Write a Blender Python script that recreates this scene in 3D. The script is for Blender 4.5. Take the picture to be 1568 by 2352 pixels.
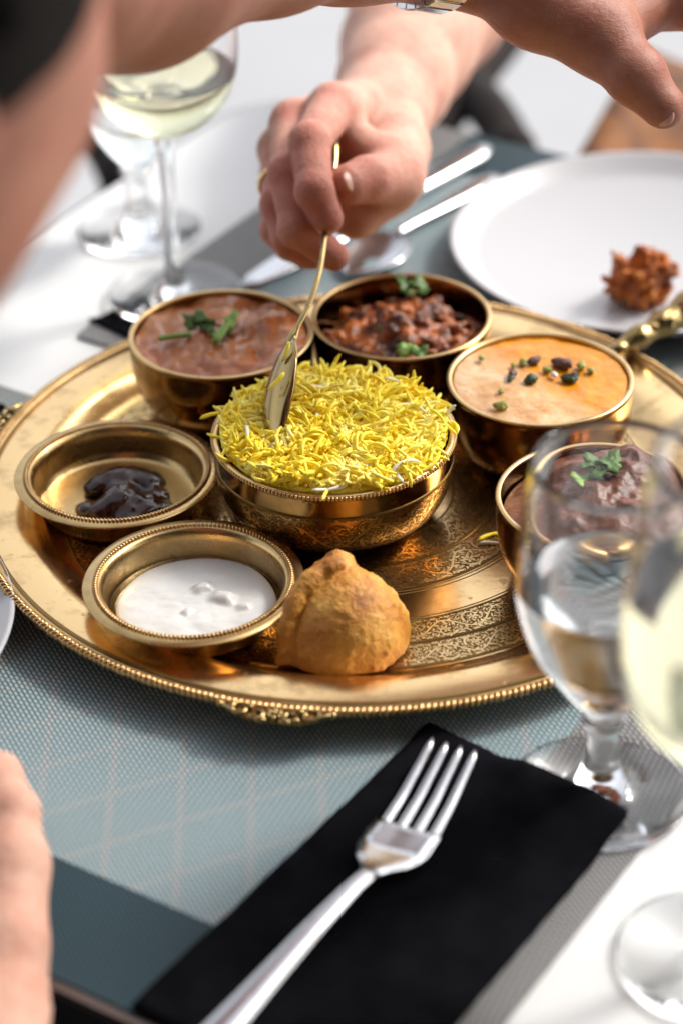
import bpy, bmesh, math, random
import numpy as np
from mathutils import Vector, Matrix, noise as mnoise

sc = bpy.context.scene
for o in list(bpy.data.objects):
    bpy.data.objects.remove(o)
COL = sc.collection
R = math.radians

# ------------------------------------------------------------------ camera
CAM = np.array([-0.009, -0.938, 0.613])
PITCH, ROLL = R(33.26), R(-1.41)
IW, IH = 1568.0, 2352.0
FPX = 85 / 36 * IH
cp, sp = math.cos(PITCH), math.sin(PITCH)
Xa, Ua, Fa = np.array([1., 0, 0]), np.array([0, sp, cp]), np.array([0, cp, -sp])
RIGHT = math.cos(ROLL) * Xa + math.sin(ROLL) * Ua
UP = -math.sin(ROLL) * Xa + math.cos(ROLL) * Ua
cd = bpy.data.cameras.new('camera'); cam = bpy.data.objects.new('camera', cd); COL.objects.link(cam)
cam.matrix_world = Matrix(((RIGHT[0], UP[0], -Fa[0], CAM[0]), (RIGHT[1], UP[1], -Fa[1], CAM[1]),
                           (RIGHT[2], UP[2], -Fa[2], CAM[2]), (0, 0, 0, 1)))
cd.sensor_fit = 'VERTICAL'; cd.sensor_height = 36; cd.sensor_width = 24; cd.lens = 85
cd.clip_start = 0.05; cd.clip_end = 200
cd.dof.use_dof = True; cd.dof.focus_distance = 1.05; cd.dof.aperture_fstop = 4.2
sc.camera = cam

# ------------------------------------------------------------------ sky, sun, exposure
SUN_AZ, SUN_EL = 62.0, 43.0          # azimuth clockwise from +Y (away from camera), elevation
w = bpy.data.worlds.new('World'); sc.world = w; w.use_nodes = True
nt = w.node_tree; nt.nodes.clear()
sky = nt.nodes.new('ShaderNodeTexSky'); sky.sky_type = 'NISHITA'; sky.sun_disc = False
sky.sun_elevation = R(SUN_EL); sky.sun_rotation = R(SUN_AZ); sky.air_density = 1.0; sky.dust_density = 3.0; sky.ozone_density = 0.6
bg = nt.nodes.new('ShaderNodeBackground'); bg.inputs[1].default_value = 0.15
wo = nt.nodes.new('ShaderNodeOutputWorld')
hs = nt.nodes.new('ShaderNodeHueSaturation'); hs.inputs['Saturation'].default_value = 0.25
nt.links.new(sky.outputs[0], hs.inputs['Color']); nt.links.new(hs.outputs[0], bg.inputs[0]); nt.links.new(bg.outputs[0], wo.inputs[0])
sl = bpy.data.lights.new('sun', 'SUN'); sl.energy = 1.3; sl.angle = R(10); sl.color = (1.0, 0.95, 0.87)
sun = bpy.data.objects.new('sun', sl); COL.objects.link(sun)
sd = Vector((math.sin(R(SUN_AZ)) * math.cos(R(SUN_EL)), math.cos(R(SUN_AZ)) * math.cos(R(SUN_EL)), math.sin(R(SUN_EL))))
sun.rotation_euler = sd.to_track_quat('Z', 'Y').to_euler()
sc.view_settings.view_transform = 'Standard'; sc.view_settings.look = 'None'
sc.view_settings.exposure = 1.07; sc.view_settings.gamma = 1.0; sc.view_settings.use_curve_mapping = False
sc.render.engine = 'CYCLES'
cy = sc.cycles
cy.use_denoising = True
cy.max_bounces = 14; cy.diffuse_bounces = 10; cy.transmission_bounces = 12; cy.glossy_bounces = 6; cy.transparent_max_bounces = 8
cy.sample_clamp_indirect = 6.0; cy.blur_glossy = 0.6
try: cy.denoiser = 'OPENIMAGEDENOISE'
except Exception: pass

# ------------------------------------------------------------------ measuring helpers (photo pixel -> metres)
def P(px, py, d):
    return CAM + d * (Fa + RIGHT * ((px - IW / 2) / FPX) + UP * (-(py - IH / 2) / FPX))
def A(px, py, z=0.0):
    r = Fa + RIGHT * ((px - IW / 2) / FPX) + UP * (-(py - IH / 2) / FPX)
    return CAM + r * ((z - CAM[2]) / r[2])

# ------------------------------------------------------------------ materials
def newmat(name):
    m = bpy.data.materials.new(name); m.use_nodes = True
    n = m.node_tree.nodes; b = n.get('Principled BSDF')
    return m, m.node_tree, b
def setp(b, **k):
    names = {'col': 'Base Color', 'rough': 'Roughness', 'metal': 'Metallic', 'spec': 'Specular IOR Level', 'ior': 'IOR',
             'trans': 'Transmission Weight', 'sss': 'Subsurface Weight', 'sssr': 'Subsurface Radius', 'ssss': 'Subsurface Scale',
             'coat': 'Coat Weight', 'coatr': 'Coat Roughness', 'sheen': 'Sheen Weight', 'alpha': 'Alpha'}
    for a, v in k.items():
        s = b.inputs[names[a]]
        if a == 'col': v = (*v, 1) if len(v) == 3 else v
        s.default_value = v
def node(t, ty, **k):
    x = t.nodes.new(ty)
    for a, v in k.items(): setattr(x, a, v)
    return x
def coords(t, scale=1.0, which='Object', rot=(0, 0, 0)):
    tc = node(t, 'ShaderNodeTexCoord'); mp = node(t, 'ShaderNodeMapping')
    mp.inputs['Scale'].default_value = (scale,) * 3 if not isinstance(scale, tuple) else scale
    mp.inputs['Rotation'].default_value = rot
    t.links.new(tc.outputs[which], mp.inputs[0]); return mp.outputs[0]
def noise_tex(t, vec, scale, detail=4, rough=0.55, dist=0.0):
    n = node(t, 'ShaderNodeTexNoise'); n.inputs['Scale'].default_value = scale; n.inputs['Detail'].default_value = detail
    n.inputs['Roughness'].default_value = rough; n.inputs['Distortion'].default_value = dist
    t.links.new(vec, n.inputs['Vector']); return n.outputs['Fac']
def ramp(t, fac, stops):
    r = node(t, 'ShaderNodeValToRGB'); el = r.color_ramp.elements
    while len(el) < len(stops): el.new(0.5)
    for e, (p, c) in zip(el, stops):
        e.position = p; e.color = (*c, 1) if len(c) == 3 else c
    t.links.new(fac, r.inputs[0]); return r.outputs[0]
def rampf(t, fac, a, b, va=0.0, vb=1.0):
    m = node(t, 'ShaderNodeMapRange'); m.inputs[1].default_value = a; m.inputs[2].default_value = b
    m.inputs[3].default_value = va; m.inputs[4].default_value = vb
    t.links.new(fac, m.inputs[0]); return m.outputs[0]
def mixc(t, fac, a, b, mode='MIX'):
    m = node(t, 'ShaderNodeMix', data_type='RGBA', blend_type=mode)
    for s, v in ((m.inputs[0], fac), (m.inputs[6], a), (m.inputs[7], b)):
        if hasattr(v, 'is_output'): t.links.new(v, s)
        else: s.default_value = v if not isinstance(v, tuple) or len(v) == 4 else (*v, 1)
    return m.outputs[2]
def math_n(t, op, a, b=0.0, c=None):
    m = node(t, 'ShaderNodeMath', operation=op)
    for s, v in zip(m.inputs, (a, b) if c is None else (a, b, c)):
        if hasattr(v, 'is_output'): t.links.new(v, s)
        else: s.default_value = v
    return m.outputs[0]
def bump(t, b, h, dist=0.001, strength=1.0):
    n = node(t, 'ShaderNodeBump'); n.inputs['Distance'].default_value = dist; n.inputs['Strength'].default_value = strength
    t.links.new(h, n.inputs['Height']); t.links.new(n.outputs[0], b.inputs['Normal'])
def simple(name, col, rough=0.5, var=0.15, scale=60, bmp=0.0, bscale=200, **k):
    m, t, b = newmat(name); setp(b, rough=rough, **k)
    v = coords(t); f = noise_tex(t, v, scale)
    lo = tuple(c * (1 - var) for c in col); hi = tuple(min(1, c * (1 + var)) for c in col)
    t.links.new(ramp(t, f, [(0.3, lo), (0.7, hi)]), b.inputs['Base Color'])
    if bmp: bump(t, b, noise_tex(t, v, bscale, 5), bmp)
    return m

def brass(name, col, rough=0.2, patina=(0.22, 0.12, 0.035), pat=0.5, scratch=0.00004, brushed=0.0):
    m, t, b = newmat(name); setp(b, metal=1.0)
    v = coords(t)
    f = noise_tex(t, v, 55, 6, 0.62); f2 = noise_tex(t, v, 420, 4, 0.6)
    mask = math_n(t, 'MULTIPLY', rampf(t, f, 0.5, 0.78), pat)
    c = mixc(t, mask, (*col, 1), (*patina, 1))
    spots = rampf(t, noise_tex(t, v, 160, 2, 0.5), 0.66, 0.72, 0, 0.45)
    c = mixc(t, spots, c, (col[0] * 0.55, col[1] * 0.42, col[2] * 0.3, 1))
    t.links.new(c, b.inputs['Base Color'])
    rr = math_n(t, 'ADD', math_n(t, 'MULTIPLY', f, 0.16), rough - 0.06)
    rr = math_n(t, 'ADD', rr, math_n(t, 'MULTIPLY', spots, 0.25))
    t.links.new(rr, b.inputs['Roughness'])
    sv = coords(t, (30, 900, 30), rot=(0.2, 0.1, 0.6))
    sc1 = noise_tex(t, sv, 1.0, 3)
    h = math_n(t, 'ADD', math_n(t, 'MULTIPLY', f2, 0.7), math_n(t, 'MULTIPLY', sc1, 0.5 + brushed))
    bump(t, b, h, scratch)
    return m

M = {}
M['brass'] = brass('tray_brass', (0.90, 0.62, 0.30), 0.18, pat=0.75)
M['brass_bowl'] = brass('bowl_brass', (0.31, 0.18, 0.06), 0.15, patina=(0.11, 0.06, 0.018), pat=0.7)  # bowl sides darkened: their black reflections are put into the colour
M['brass_dish'] = brass('dish_brass', (0.58, 0.40, 0.18), 0.26, pat=0.6, scratch=0.00006)
M['brass_bright'] = brass('rope_brass', (0.62, 0.41, 0.19), 0.3, pat=0.7)
M['brass_old'] = brass('spoon_brass', (0.36, 0.26, 0.11), 0.16, pat=0.5)
M['brass_dark'] = brass('engraved_ground', (0.23, 0.135, 0.04), 0.42, patina=(0.09, 0.05, 0.02), pat=0.8, scratch=0.0002)
M['brass_motif'] = brass('engraved_motif', (0.88, 0.62, 0.30), 0.22, pat=0.4)
M['bowl_ground'] = brass('bowl_engraved_ground', (0.17, 0.095, 0.028), 0.4, patina=(0.07, 0.04, 0.015), pat=0.8, scratch=0.0002)
M['bowl_motif'] = brass('bowl_engraved_motif', (0.46, 0.27, 0.09), 0.24, pat=0.5)
M['bowl_lip'] = brass('bowl_lip', (0.74, 0.52, 0.25), 0.28, pat=0.4)  # lighter copy for the lip: its bright reflection is put into the colour
M['steel'] = brass('steel', (0.62, 0.62, 0.64), 0.15, patina=(0.55, 0.55, 0.57), pat=0.3, scratch=0.00002)
M['gold'] = brass('ring_gold', (0.85, 0.62, 0.28), 0.15, pat=0.1)

def glassmat(name, col=(1, 1, 1), ior=1.46, rough=0.0):
    m, t, b = newmat(name); setp(b, col=col, rough=rough, trans=1.0, ior=ior); return m
M['glass'] = glassmat('clear_glass', (0.985, 0.99, 0.99))
M['water'] = glassmat('water', (0.98, 0.99, 1.0), 1.33)
M['wine'] = glassmat('white_wine', (0.96, 0.925, 0.66), 1.34)

def skin(name, col, red, pale, hot=None, bd=0.0009):
    m, t, b = newmat(name); setp(b, rough=0.52, sss=0.12, ssss=0.004, spec=0.4); b.inputs['Subsurface Radius'].default_value = (1.0, 0.4, 0.25)
    v = coords(t)
    f = noise_tex(t, v, 38, 5, 0.6); g = noise_tex(t, v, 170, 3, 0.6)
    c = ramp(t, f, [(0.3, red), (0.5, col), (0.72, pale)])
    fr = rampf(t, noise_tex(t, v, 420, 1, 0.5), 0.66, 0.74, 0, 0.35)
    c = mixc(t, fr, c, (red[0] * 0.7, red[1] * 0.6, red[2] * 0.5, 1))
    c = mixc(t, 0.25, c, ramp(t, g, [(0.3, red), (0.7, pale)]))
    if hot:
        for pt_, r0_, r1_, amt in hot:
            vs = node(t, 'ShaderNodeVectorMath', operation='DISTANCE'); t.links.new(v, vs.inputs[0]); vs.inputs[1].default_value = pt_
            d_ = math_n(t, 'ADD', vs.outputs['Value'], math_n(t, 'MULTIPLY', math_n(t, 'SUBTRACT', g, 0.5), r1_ * 0.5))
            c = mixc(t, rampf(t, d_, r0_, r1_, amt, 0.0), c, (red[0] * 0.92, red[1] * 0.74, red[2] * 0.72, 1))
    t.links.new(c, b.inputs['Base Color'])
    vo = node(t, 'ShaderNodeTexVoronoi', feature='DISTANCE_TO_EDGE'); vo.inputs['Scale'].default_value = 620
    vv = coords(t, (1, 1, 1.6)); t.links.new(vv, vo.inputs['Vector'])
    e = rampf(t, vo.outputs['Distance'], 0.0, 0.12)
    h = math_n(t, 'ADD', math_n(t, 'MULTIPLY', e, 0.10), math_n(t, 'MULTIPLY', noise_tex(t, coords(t, (1, 1, 2.2), rot=(0.4, 0.3, 0.2)), 300, 5, 0.65, 0.6), 1.2))
    bump(t, b, h, bd)
    return m
M['skin_pale'] = skin('skin_pale', (0.64, 0.345, 0.25), (0.52, 0.195, 0.135), (0.74, 0.46, 0.35), [(tuple(P(690, 500, 1.15)), 0.015, 0.085, 0.75)] + [(tuple(P(*q_)), 0.006, 0.017, 0.6) for q_ in ((712, 322, 1.137), (655, 395, 1.143), (635, 468, 1.156), (722, 430, 1.124), (752, 515, 1.128), (765, 590, 1.143), (765, 232, 1.178), (676, 268, 1.19), (842, 405, 1.146))])
M['skin_tan'] = skin('skin_tan', (0.36, 0.145, 0.090), (0.31, 0.090, 0.055), (0.41, 0.19, 0.125), None, 0.0003)
M['skin_pink'] = skin('skin_pink', (0.60, 0.33, 0.24), (0.52, 0.22, 0.15), (0.66, 0.42, 0.32))
M['nail'] = simple('nail', (0.62, 0.34, 0.27), 0.42, 0.06)
M['hair'] = simple('hair_black', (0.010, 0.008, 0.007), 0.9, 0.4, 300, 0.002, 600, spec=0.1)
M['black_cloth'] = simple('black_shirt', (0.015, 0.015, 0.017), 0.8, 0.3, 300)

M['table'] = simple('white_laminate', (0.66, 0.66, 0.66), 0.38, 0.02, 12)
M['table_edge'] = simple('black_edge', (0.006, 0.006, 0.006), 0.8, spec=0.05)
M['ground'] = simple('pale_paving', (0.37, 0.37, 0.38), 0.8, 0.06, 3, 0.002, 40)
M['dark_wood'] = simple('dark_chair', (0.016, 0.011, 0.010), 0.75, 0.35, 40, spec=0.15)
M['porcelain'] = simple('porcelain', (0.42, 0.42, 0.435), 0.3, 0.015, 10, coat=0.0)
M['napkin'] = simple('black_paper', (0.006, 0.006, 0.0075), 1.0, 0.3, 60, 0.0004, 900, spec=0.0)
# amber wood
m, t, b = newmat('amber_wood'); setp(b, rough=0.6, spec=0.2)
v = coords(t, (3, 3, 14)); t.links.new(ramp(t, noise_tex(t, v, 5, 5, 0.6, 1.5), [(0.3, (0.03, 0.010, 0.002)), (0.5, (0.15, 0.048, 0.005)), (0.75, (0.22, 0.08, 0.010))]), b.inputs['Base Color'])
M['amber'] = m
M['canvas'] = simple('dark_canvas', (0.05, 0.042, 0.036), 0.9)
M['added_wall'] = simple('added_wall', (0.05, 0.038, 0.03), 0.8)
M['dark_pane'] = simple('dark_pane', (0.02, 0.02, 0.022), 0.08)
M['cream'] = simple('cream_piping', (0.74, 0.63, 0.45), 0.6)

# placemat: woven vinyl, object x = across the mat, y = towards the table's middle
def mat_material():
    m, t, b = newmat('woven_vinyl'); setp(b, rough=0.5, spec=0.25)
    v = coords(t)
    sep = node(t, 'ShaderNodeSeparateXYZ'); t.links.new(v, sep.inputs[0]); x, y = sep.outputs[0], sep.outputs[1]
    br = node(t, 'ShaderNodeTexBrick'); br.offset = 0.5
    br.inputs['Scale'].default_value = 1.0; br.inputs['Brick Width'].default_value = 0.0034; br.inputs['Row Height'].default_value = 0.0019
    br.inputs['Mortar Size'].default_value = 0.00045; br.inputs['Mortar Smooth'].default_value = 0.6
    br.inputs['Color1'].default_value = (1, 1, 1, 1); br.inputs['Color2'].default_value = (0.8, 0.8, 0.8, 1); br.inputs['Mortar'].default_value = (0, 0, 0, 1)
    t.links.new(coords(t, 1.0, rot=(0, 0, R(33))), br.inputs['Vector'])
    # lattice of paler yarns
    def fam(ang):
        dx, dy = math.cos(R(ang)), math.sin(R(ang))
        s = math_n(t, 'ADD', math_n(t, 'MULTIPLY', x, dx), math_n(t, 'MULTIPLY', y, dy))
        q = math_n(t, 'FRACT', math_n(t, 'DIVIDE', math_n(t, 'ADD', s, 1.0), 0.0275))
        d = math_n(t, 'ABSOLUTE', math_n(t, 'SUBTRACT', q, 0.5))
        return rampf(t, d, 0.43, 0.46)
    lat = math_n(t, 'MAXIMUM', fam(33.5), fam(-33.5 + 180))
    base = mixc(t, math_n(t, 'MULTIPLY', lat, 0.5), (0.33, 0.425, 0.45, 1), (0.47, 0.455, 0.435, 1))
    lobeige = math_n(t, 'LESS_THAN', x, -0.055)
    base = mixc(t, math_n(t, 'MULTIPLY', lobeige, 0.85), base, (0.33, 0.33, 0.30, 1))
    teal = math_n(t, 'LESS_THAN', y, -0.1085)
    base = mixc(t, teal, base, (0.013, 0.040, 0.052, 1))
    grey = math_n(t, 'GREATER_THAN', x, 0.1695)
    base = mixc(t, grey, base, (0.30, 0.295, 0.295, 1))
    deep = mixc(t, grey, (0.03, 0.05, 0.062, 1), (0.02, 0.02, 0.02, 1))
    fac = rampf(t, br.outputs['Fac'], 0.0, 1.0, 0.0, 0.85)
    c = mixc(t, fac, base, deep)
    t.links.new(c, b.inputs['Base Color'])
    bump(t, b, math_n(t, 'SUBTRACT', 1.0, br.outputs['Fac']), 0.0005)
    return m
M['placemat'] = mat_material()

def food(name, stops, scale, rough, bscale=200, bd=0.0006, sss=0.0, coat=0.0, detail=5, dist=0.4, ssc=0.002):
    m, t, b = newmat(name); setp(b, rough=rough, sss=sss, ssss=ssc, coat=coat, coatr=0.12)
    v = coords(t); f = noise_tex(t, v, scale, detail, 0.6, dist)
    t.links.new(ramp(t, f, stops), b.inputs['Base Color'])
    bump(t, b, noise_tex(t, v, bscale, 5, 0.6), bd)
    return m
M['dal'] = food('brown_gravy', [(0.3, (0.28, 0.06, 0.014)), (0.5, (0.46, 0.155, 0.05)), (0.72, (0.56, 0.26, 0.13))], 48, 0.24, 200, 0.0003, 0.05, 0.0)
M['dark_curry'] = food('fried_curry', [(0.32, (0.020, 0.006, 0.003)), (0.46, (0.11, 0.025, 0.005)), (0.58, (0.34, 0.085, 0.012)), (0.72, (0.60, 0.20, 0.03))], 95, 0.38, 300, 0.0010)
M['meat_gravy'] = food('meat_gravy', [(0.3, (0.06, 0.017, 0.009)), (0.5, (0.15, 0.048, 0.024)), (0.75, (0.23, 0.09, 0.048))], 110, 0.36, 240, 0.0010, 0.05, 0.0)
M['dark_sauce'] = food('dark_sauce', [(0.3, (0.03, 0.008, 0.004)), (0.7, (0.10, 0.026, 0.01))], 160, 0.12, 300, 0.0006)
M['chutney'] = food('tamarind', [(0.3, (0.012, 0.003, 0.002)), (0.7, (0.045, 0.012, 0.008))], 120, 0.07, 150, 0.0004)
M['yogurt'] = food('yogurt', [(0.3, (0.60, 0.595, 0.575)), (0.7, (0.66, 0.655, 0.635))], 60, 0.22, 120, 0.0003, 0.05, 0.2)
M['cucumber'] = food('cucumber', [(0.3, (0.76, 0.76, 0.72)), (0.7, (0.82, 0.82, 0.79))], 200, 0.25, 200, 0.0003, 0.2)
M['pistachio'] = food('pistachio', [(0.3, (0.14, 0.16, 0.02)), (0.6, (0.36, 0.36, 0.06)), (0.8, (0.5, 0.46, 0.16))], 260, 0.5, 500, 0.0004)
M['nut_purple'] = food('nut_skin', [(0.3, (0.05, 0.018, 0.018)), (0.7, (0.17, 0.08, 0.065))], 300, 0.5, 500, 0.0005)
M['nut_green'] = food('nut_green', [(0.3, (0.008, 0.02, 0.008)), (0.7, (0.04, 0.075, 0.02))], 200, 0.4, 500, 0.0004)
M['rice'] = food('saffron_rice', [(0.25, (0.96, 0.72, 0.02)), (0.5, (0.97, 0.81, 0.07)), (0.72, (0.98, 0.89, 0.32))], 75, 0.4, 500, 0.0001)
M['rice'].node_tree.nodes['Principled BSDF'].inputs['Specular IOR Level'].default_value = 0.25
M['rice_white'] = food('white_rice', [(0.3, (0.80, 0.78, 0.62)), (0.7, (0.86, 0.85, 0.76))], 60, 0.33, 500, 0.0001, 0.25, ssc=0.0009)
M['leaf'] = food('coriander', [(0.3, (0.025, 0.075, 0.006)), (0.6, (0.075, 0.17, 0.014)), (0.8, (0.16, 0.28, 0.035))], 130, 0.55, 400, 0.0003, 0.05)
M['leaf_pale'] = food('coriander_pale', [(0.3, (0.17, 0.31, 0.05)), (0.7, (0.29, 0.46, 0.11))], 120, 0.55, 400, 0.0003, 0.1)
# korma: cream, orange oil on one side (object x)
m, t, b = newmat('korma'); setp(b, rough=0.26, sss=0.05, ssss=0.002, coat=0.0)
v = coords(t); sep = node(t, 'ShaderNodeSeparateXYZ'); t.links.new(v, sep.inputs[0])
f = noise_tex(t, v, 70, 5, 0.6, 0.8); g = noise_tex(t, v, 330, 3)
cream = ramp(t, f, [(0.3, (0.58, 0.26, 0.07)), (0.5, (0.70, 0.40, 0.17)), (0.72, (0.78, 0.56, 0.36))])
oil = ramp(t, f, [(0.3, (0.60, 0.20, 0.004)), (0.7, (0.74, 0.31, 0.012))])
q = math_n(t, 'ADD', math_n(t, 'ADD', sep.outputs[0], math_n(t, 'MULTIPLY', sep.outputs[1], 0.75)), math_n(t, 'MULTIPLY', math_n(t, 'SUBTRACT', f, 0.5), 0.05))
c = mixc(t, rampf(t, q, -0.010, 0.006), cream, oil)
c = mixc(t, rampf(t, g, 0.68, 0.74, 0, 0.7), c, (0.22, 0.09, 0.025, 1))
t.links.new(c, b.inputs['Base Color']); bump(t, b, noise_tex(t, v, 130, 4), 0.0008)
M['korma'] = m
# samosa crust
m, t, b = newmat('fried_pastry'); setp(b, rough=0.48, sss=0.05, ssss=0.002, spec=0.4)
v = coords(t); f = noise_tex(t, v, 34, 5, 0.6, 0.3); g = noise_tex(t, v, 260, 3, 0.5)
c = ramp(t, f, [(0.28, (0.22, 0.060, 0.005)), (0.44, (0.44, 0.170, 0.018)), (0.58, (0.63, 0.31, 0.055)), (0.76, (0.76, 0.48, 0.14))])
c = mixc(t, rampf(t, g, 0.58, 0.68, 0, 0.55), c, (0.66, 0.36, 0.09, 1))
t.links.new(c, b.inputs['Base Color'])
bump(t, b, math_n(t, 'ADD', noise_tex(t, v, 700, 4, 0.6), math_n(t, 'MULTIPLY', g, 1.2)), 0.0007)
M['samosa'] = m
M['bhaji'] = food('fried_batter', [(0.3, (0.05, 0.015, 0.004)), (0.42, (0.26, 0.06, 0.006)), (0.56, (0.55, 0.15, 0.012)), (0.78, (0.66, 0.30, 0.03))], 90, 0.5, 260, 0.002)

# ------------------------------------------------------------------ mesh helpers
def tag(o, label=None, cat=None, group=None, kind=None):
    if label: o['label'] = label
    if cat: o['category'] = cat
    if group: o['group'] = group
    if kind: o['kind'] = kind
    return o
def empty(name, loc=(0, 0, 0), rz=0.0):
    o = bpy.data.objects.new(name, None); COL.objects.link(o); o.location = loc; o.rotation_euler[2] = rz
    o.empty_display_size = 0.01; return o
def mk(name, verts, faces, mat, parent=None, smooth=True, loc=None, rz=0.0):
    me = bpy.data.meshes.new(name); me.from_pydata([tuple(map(float, v)) for v in verts], [], [tuple(map(int, f)) for f in faces])
    me.update()
    if len(faces) < 40000:
        bm_ = bmesh.new(); bm_.from_mesh(me); bmesh.ops.recalc_face_normals(bm_, faces=bm_.faces); bm_.to_mesh(me); bm_.free()
    if smooth: me.polygons.foreach_set('use_smooth', [True] * len(me.polygons))
    if isinstance(mat, (list, tuple)):
        for q in mat: me.materials.append(M[q])
    else: me.materials.append(M[mat])
    o = bpy.data.objects.new(name, me); COL.objects.link(o)
    if parent: o.parent = parent
    if loc is not None: o.location = loc
    o.rotation_euler[2] = rz
    return o
class MB:
    def __init__(s): s.v = []; s.f = []; s.n = 0
    def add(s, v, f):
        v = np.asarray(v, float).reshape(-1, 3); s.v.append(v); s.f += [tuple(i + s.n for i in q) for q in f]; s.n += len(v); return s
    def build(s, name, mat, parent=None, smooth=True, loc=None, rz=0.0):
        return mk(name, np.concatenate(s.v), s.f, mat, parent, smooth, loc, rz)
def catmull(pts, n=6):
    pts = np.array(pts, float); out = []
    p = np.vstack([2 * pts[0] - pts[1], pts, 2 * pts[-1] - pts[-2]])
    for i in range(1, len(p) - 2):
        for k in range(n):
            u = k / n
            out.append(0.5 * ((2 * p[i]) + (-p[i - 1] + p[i + 1]) * u + (2 * p[i - 1] - 5 * p[i] + 4 * p[i + 1] - p[i + 2]) * u * u + (-p[i - 1] + 3 * p[i] - 3 * p[i + 1] + p[i + 2]) * u ** 3))
    out.append(p[-2]); return np.array(out)
def lathe(prof, seg=96, wob=None):
    """closed or open profile of (r,z); points with r==0 become poles"""
    v = []; f = []; idx = []
    for r, z in prof:
        if r < 1e-7: idx.append([len(v)]); v.append((0, 0, z))
        else:
            idx.append(list(range(len(v), len(v) + seg)))
            for k in range(seg):
                a = 2 * math.pi * k / seg; v.append((r * math.cos(a), r * math.sin(a), z))
    for i in range(len(prof) - 1):
        a, c = idx[i], idx[i + 1]
        for k in range(seg):
            k2 = (k + 1) % seg
            if len(a) == 1 and len(c) == 1: continue
            if len(a) == 1: f.append((a[0], c[k], c[k2]))
            elif len(c) == 1: f.append((a[k], c[0], a[k2]))
            else: f.append((a[k], c[k], c[k2], a[k2]))
    return v, f
def frames(path):
    path = np.array(path, float); T = np.gradient(path, axis=0); T /= np.linalg.norm(T, axis=1)[:, None] + 1e-12
    up = np.array([0, 0, 1.0]) if abs(T[0][2]) < 0.9 else np.array([1.0, 0, 0])
    N = []; n = np.cross(T[0], up); n /= np.linalg.norm(n)
    for t in T:
        n = n - t * np.dot(n, t); n /= np.linalg.norm(n) + 1e-12; N.append(n.copy())
    N = np.array(N); return path, T, N, np.cross(T, N)
def tube(path, rad, seg=8, flat=1.0, closed=False, cap=True):
    path, T, N, B = frames(path); n = len(path)
    rad = np.full(n, rad) if np.isscalar(rad) else np.array(rad)
    v = []; f = []
    for i in range(n):
        for k in range(seg):
            a = 2 * math.pi * k / seg
            v.append(path[i] + rad[i] * (math.cos(a) * N[i] + flat * math.sin(a) * B[i]))
    m = n if closed else n - 1
    for i in range(m):
        j = (i + 1) % n
        for k in range(seg):
            k2 = (k + 1) % seg
            f.append((i * seg + k, i * seg + k2, j * seg + k2, j * seg + k))
    if cap and not closed:
        f.append(tuple(range(seg - 1, -1, -1))); f.append(tuple((n - 1) * seg + k for k in range(seg)))
    return v, f
def uvsphere(c, r, seg=8, ring=5, sc3=(1, 1, 1)):
    v = [(0, 0, 1)]; f = []
    for i in range(1, ring):
        th = math.pi * i / ring
        for k in range(seg):
            a = 2 * math.pi * k / seg; v.append((math.sin(th) * math.cos(a), math.sin(th) * math.sin(a), math.cos(th)))
    v.append((0, 0, -1)); L = len(v) - 1
    for k in range(seg):
        k2 = (k + 1) % seg; f.append((0, 1 + k, 1 + k2))
        for i in range(ring - 2): f.append((1 + i * seg + k, 1 + (i + 1) * seg + k, 1 + (i + 1) * seg + k2, 1 + i * seg + k2))
        f.append((1 + (ring - 2) * seg + k, L, 1 + (ring - 2) * seg + k2))
    return np.array(v) * r * np.array(sc3) + np.array(c), f
def fbm(x, y, z=0.0, o=3):
    s = 0; a = 1.0
    for _ in range(o):
        s += a * mnoise.noise((x, y, z)); x *= 2.03; y *= 2.03; z *= 2.03; a *= 0.5
    return s
def disc_field(Rr, h, nr=40, seg=110):
    """polar height field"""
    v = [(0, 0, h(0, 0))]; f = []
    for i in range(1, nr + 1):
        r = Rr * i / nr
        for k in range(seg):
            a = 2 * math.pi * k / seg; x, y = r * math.cos(a), r * math.sin(a); v.append((x, y, h(x, y)))
    for k in range(seg): f.append((0, 1 + k, 1 + (k + 1) % seg))
    for i in range(nr - 1):
        for k in range(seg):
            k2 = (k + 1) % seg; a = 1 + i * seg; c = a + seg
            f.append((a + k, c + k, c + k2, a + k2))
    # skirt so that it is a body with depth
    s0 = 1 + (nr - 1) * seg; n0 = len(v)
    for k in range(seg):
        x, y, z = v[s0 + k]; v.append((x * 0.93, y * 0.93, z - 0.006))
    for k in range(seg):
        k2 = (k + 1) % seg; f.append((s0 + k, n0 + k, n0 + k2, s0 + k2))
    f.append(tuple(range(n0 + seg - 1, n0 - 1, -1)))
    return v, f

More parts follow.
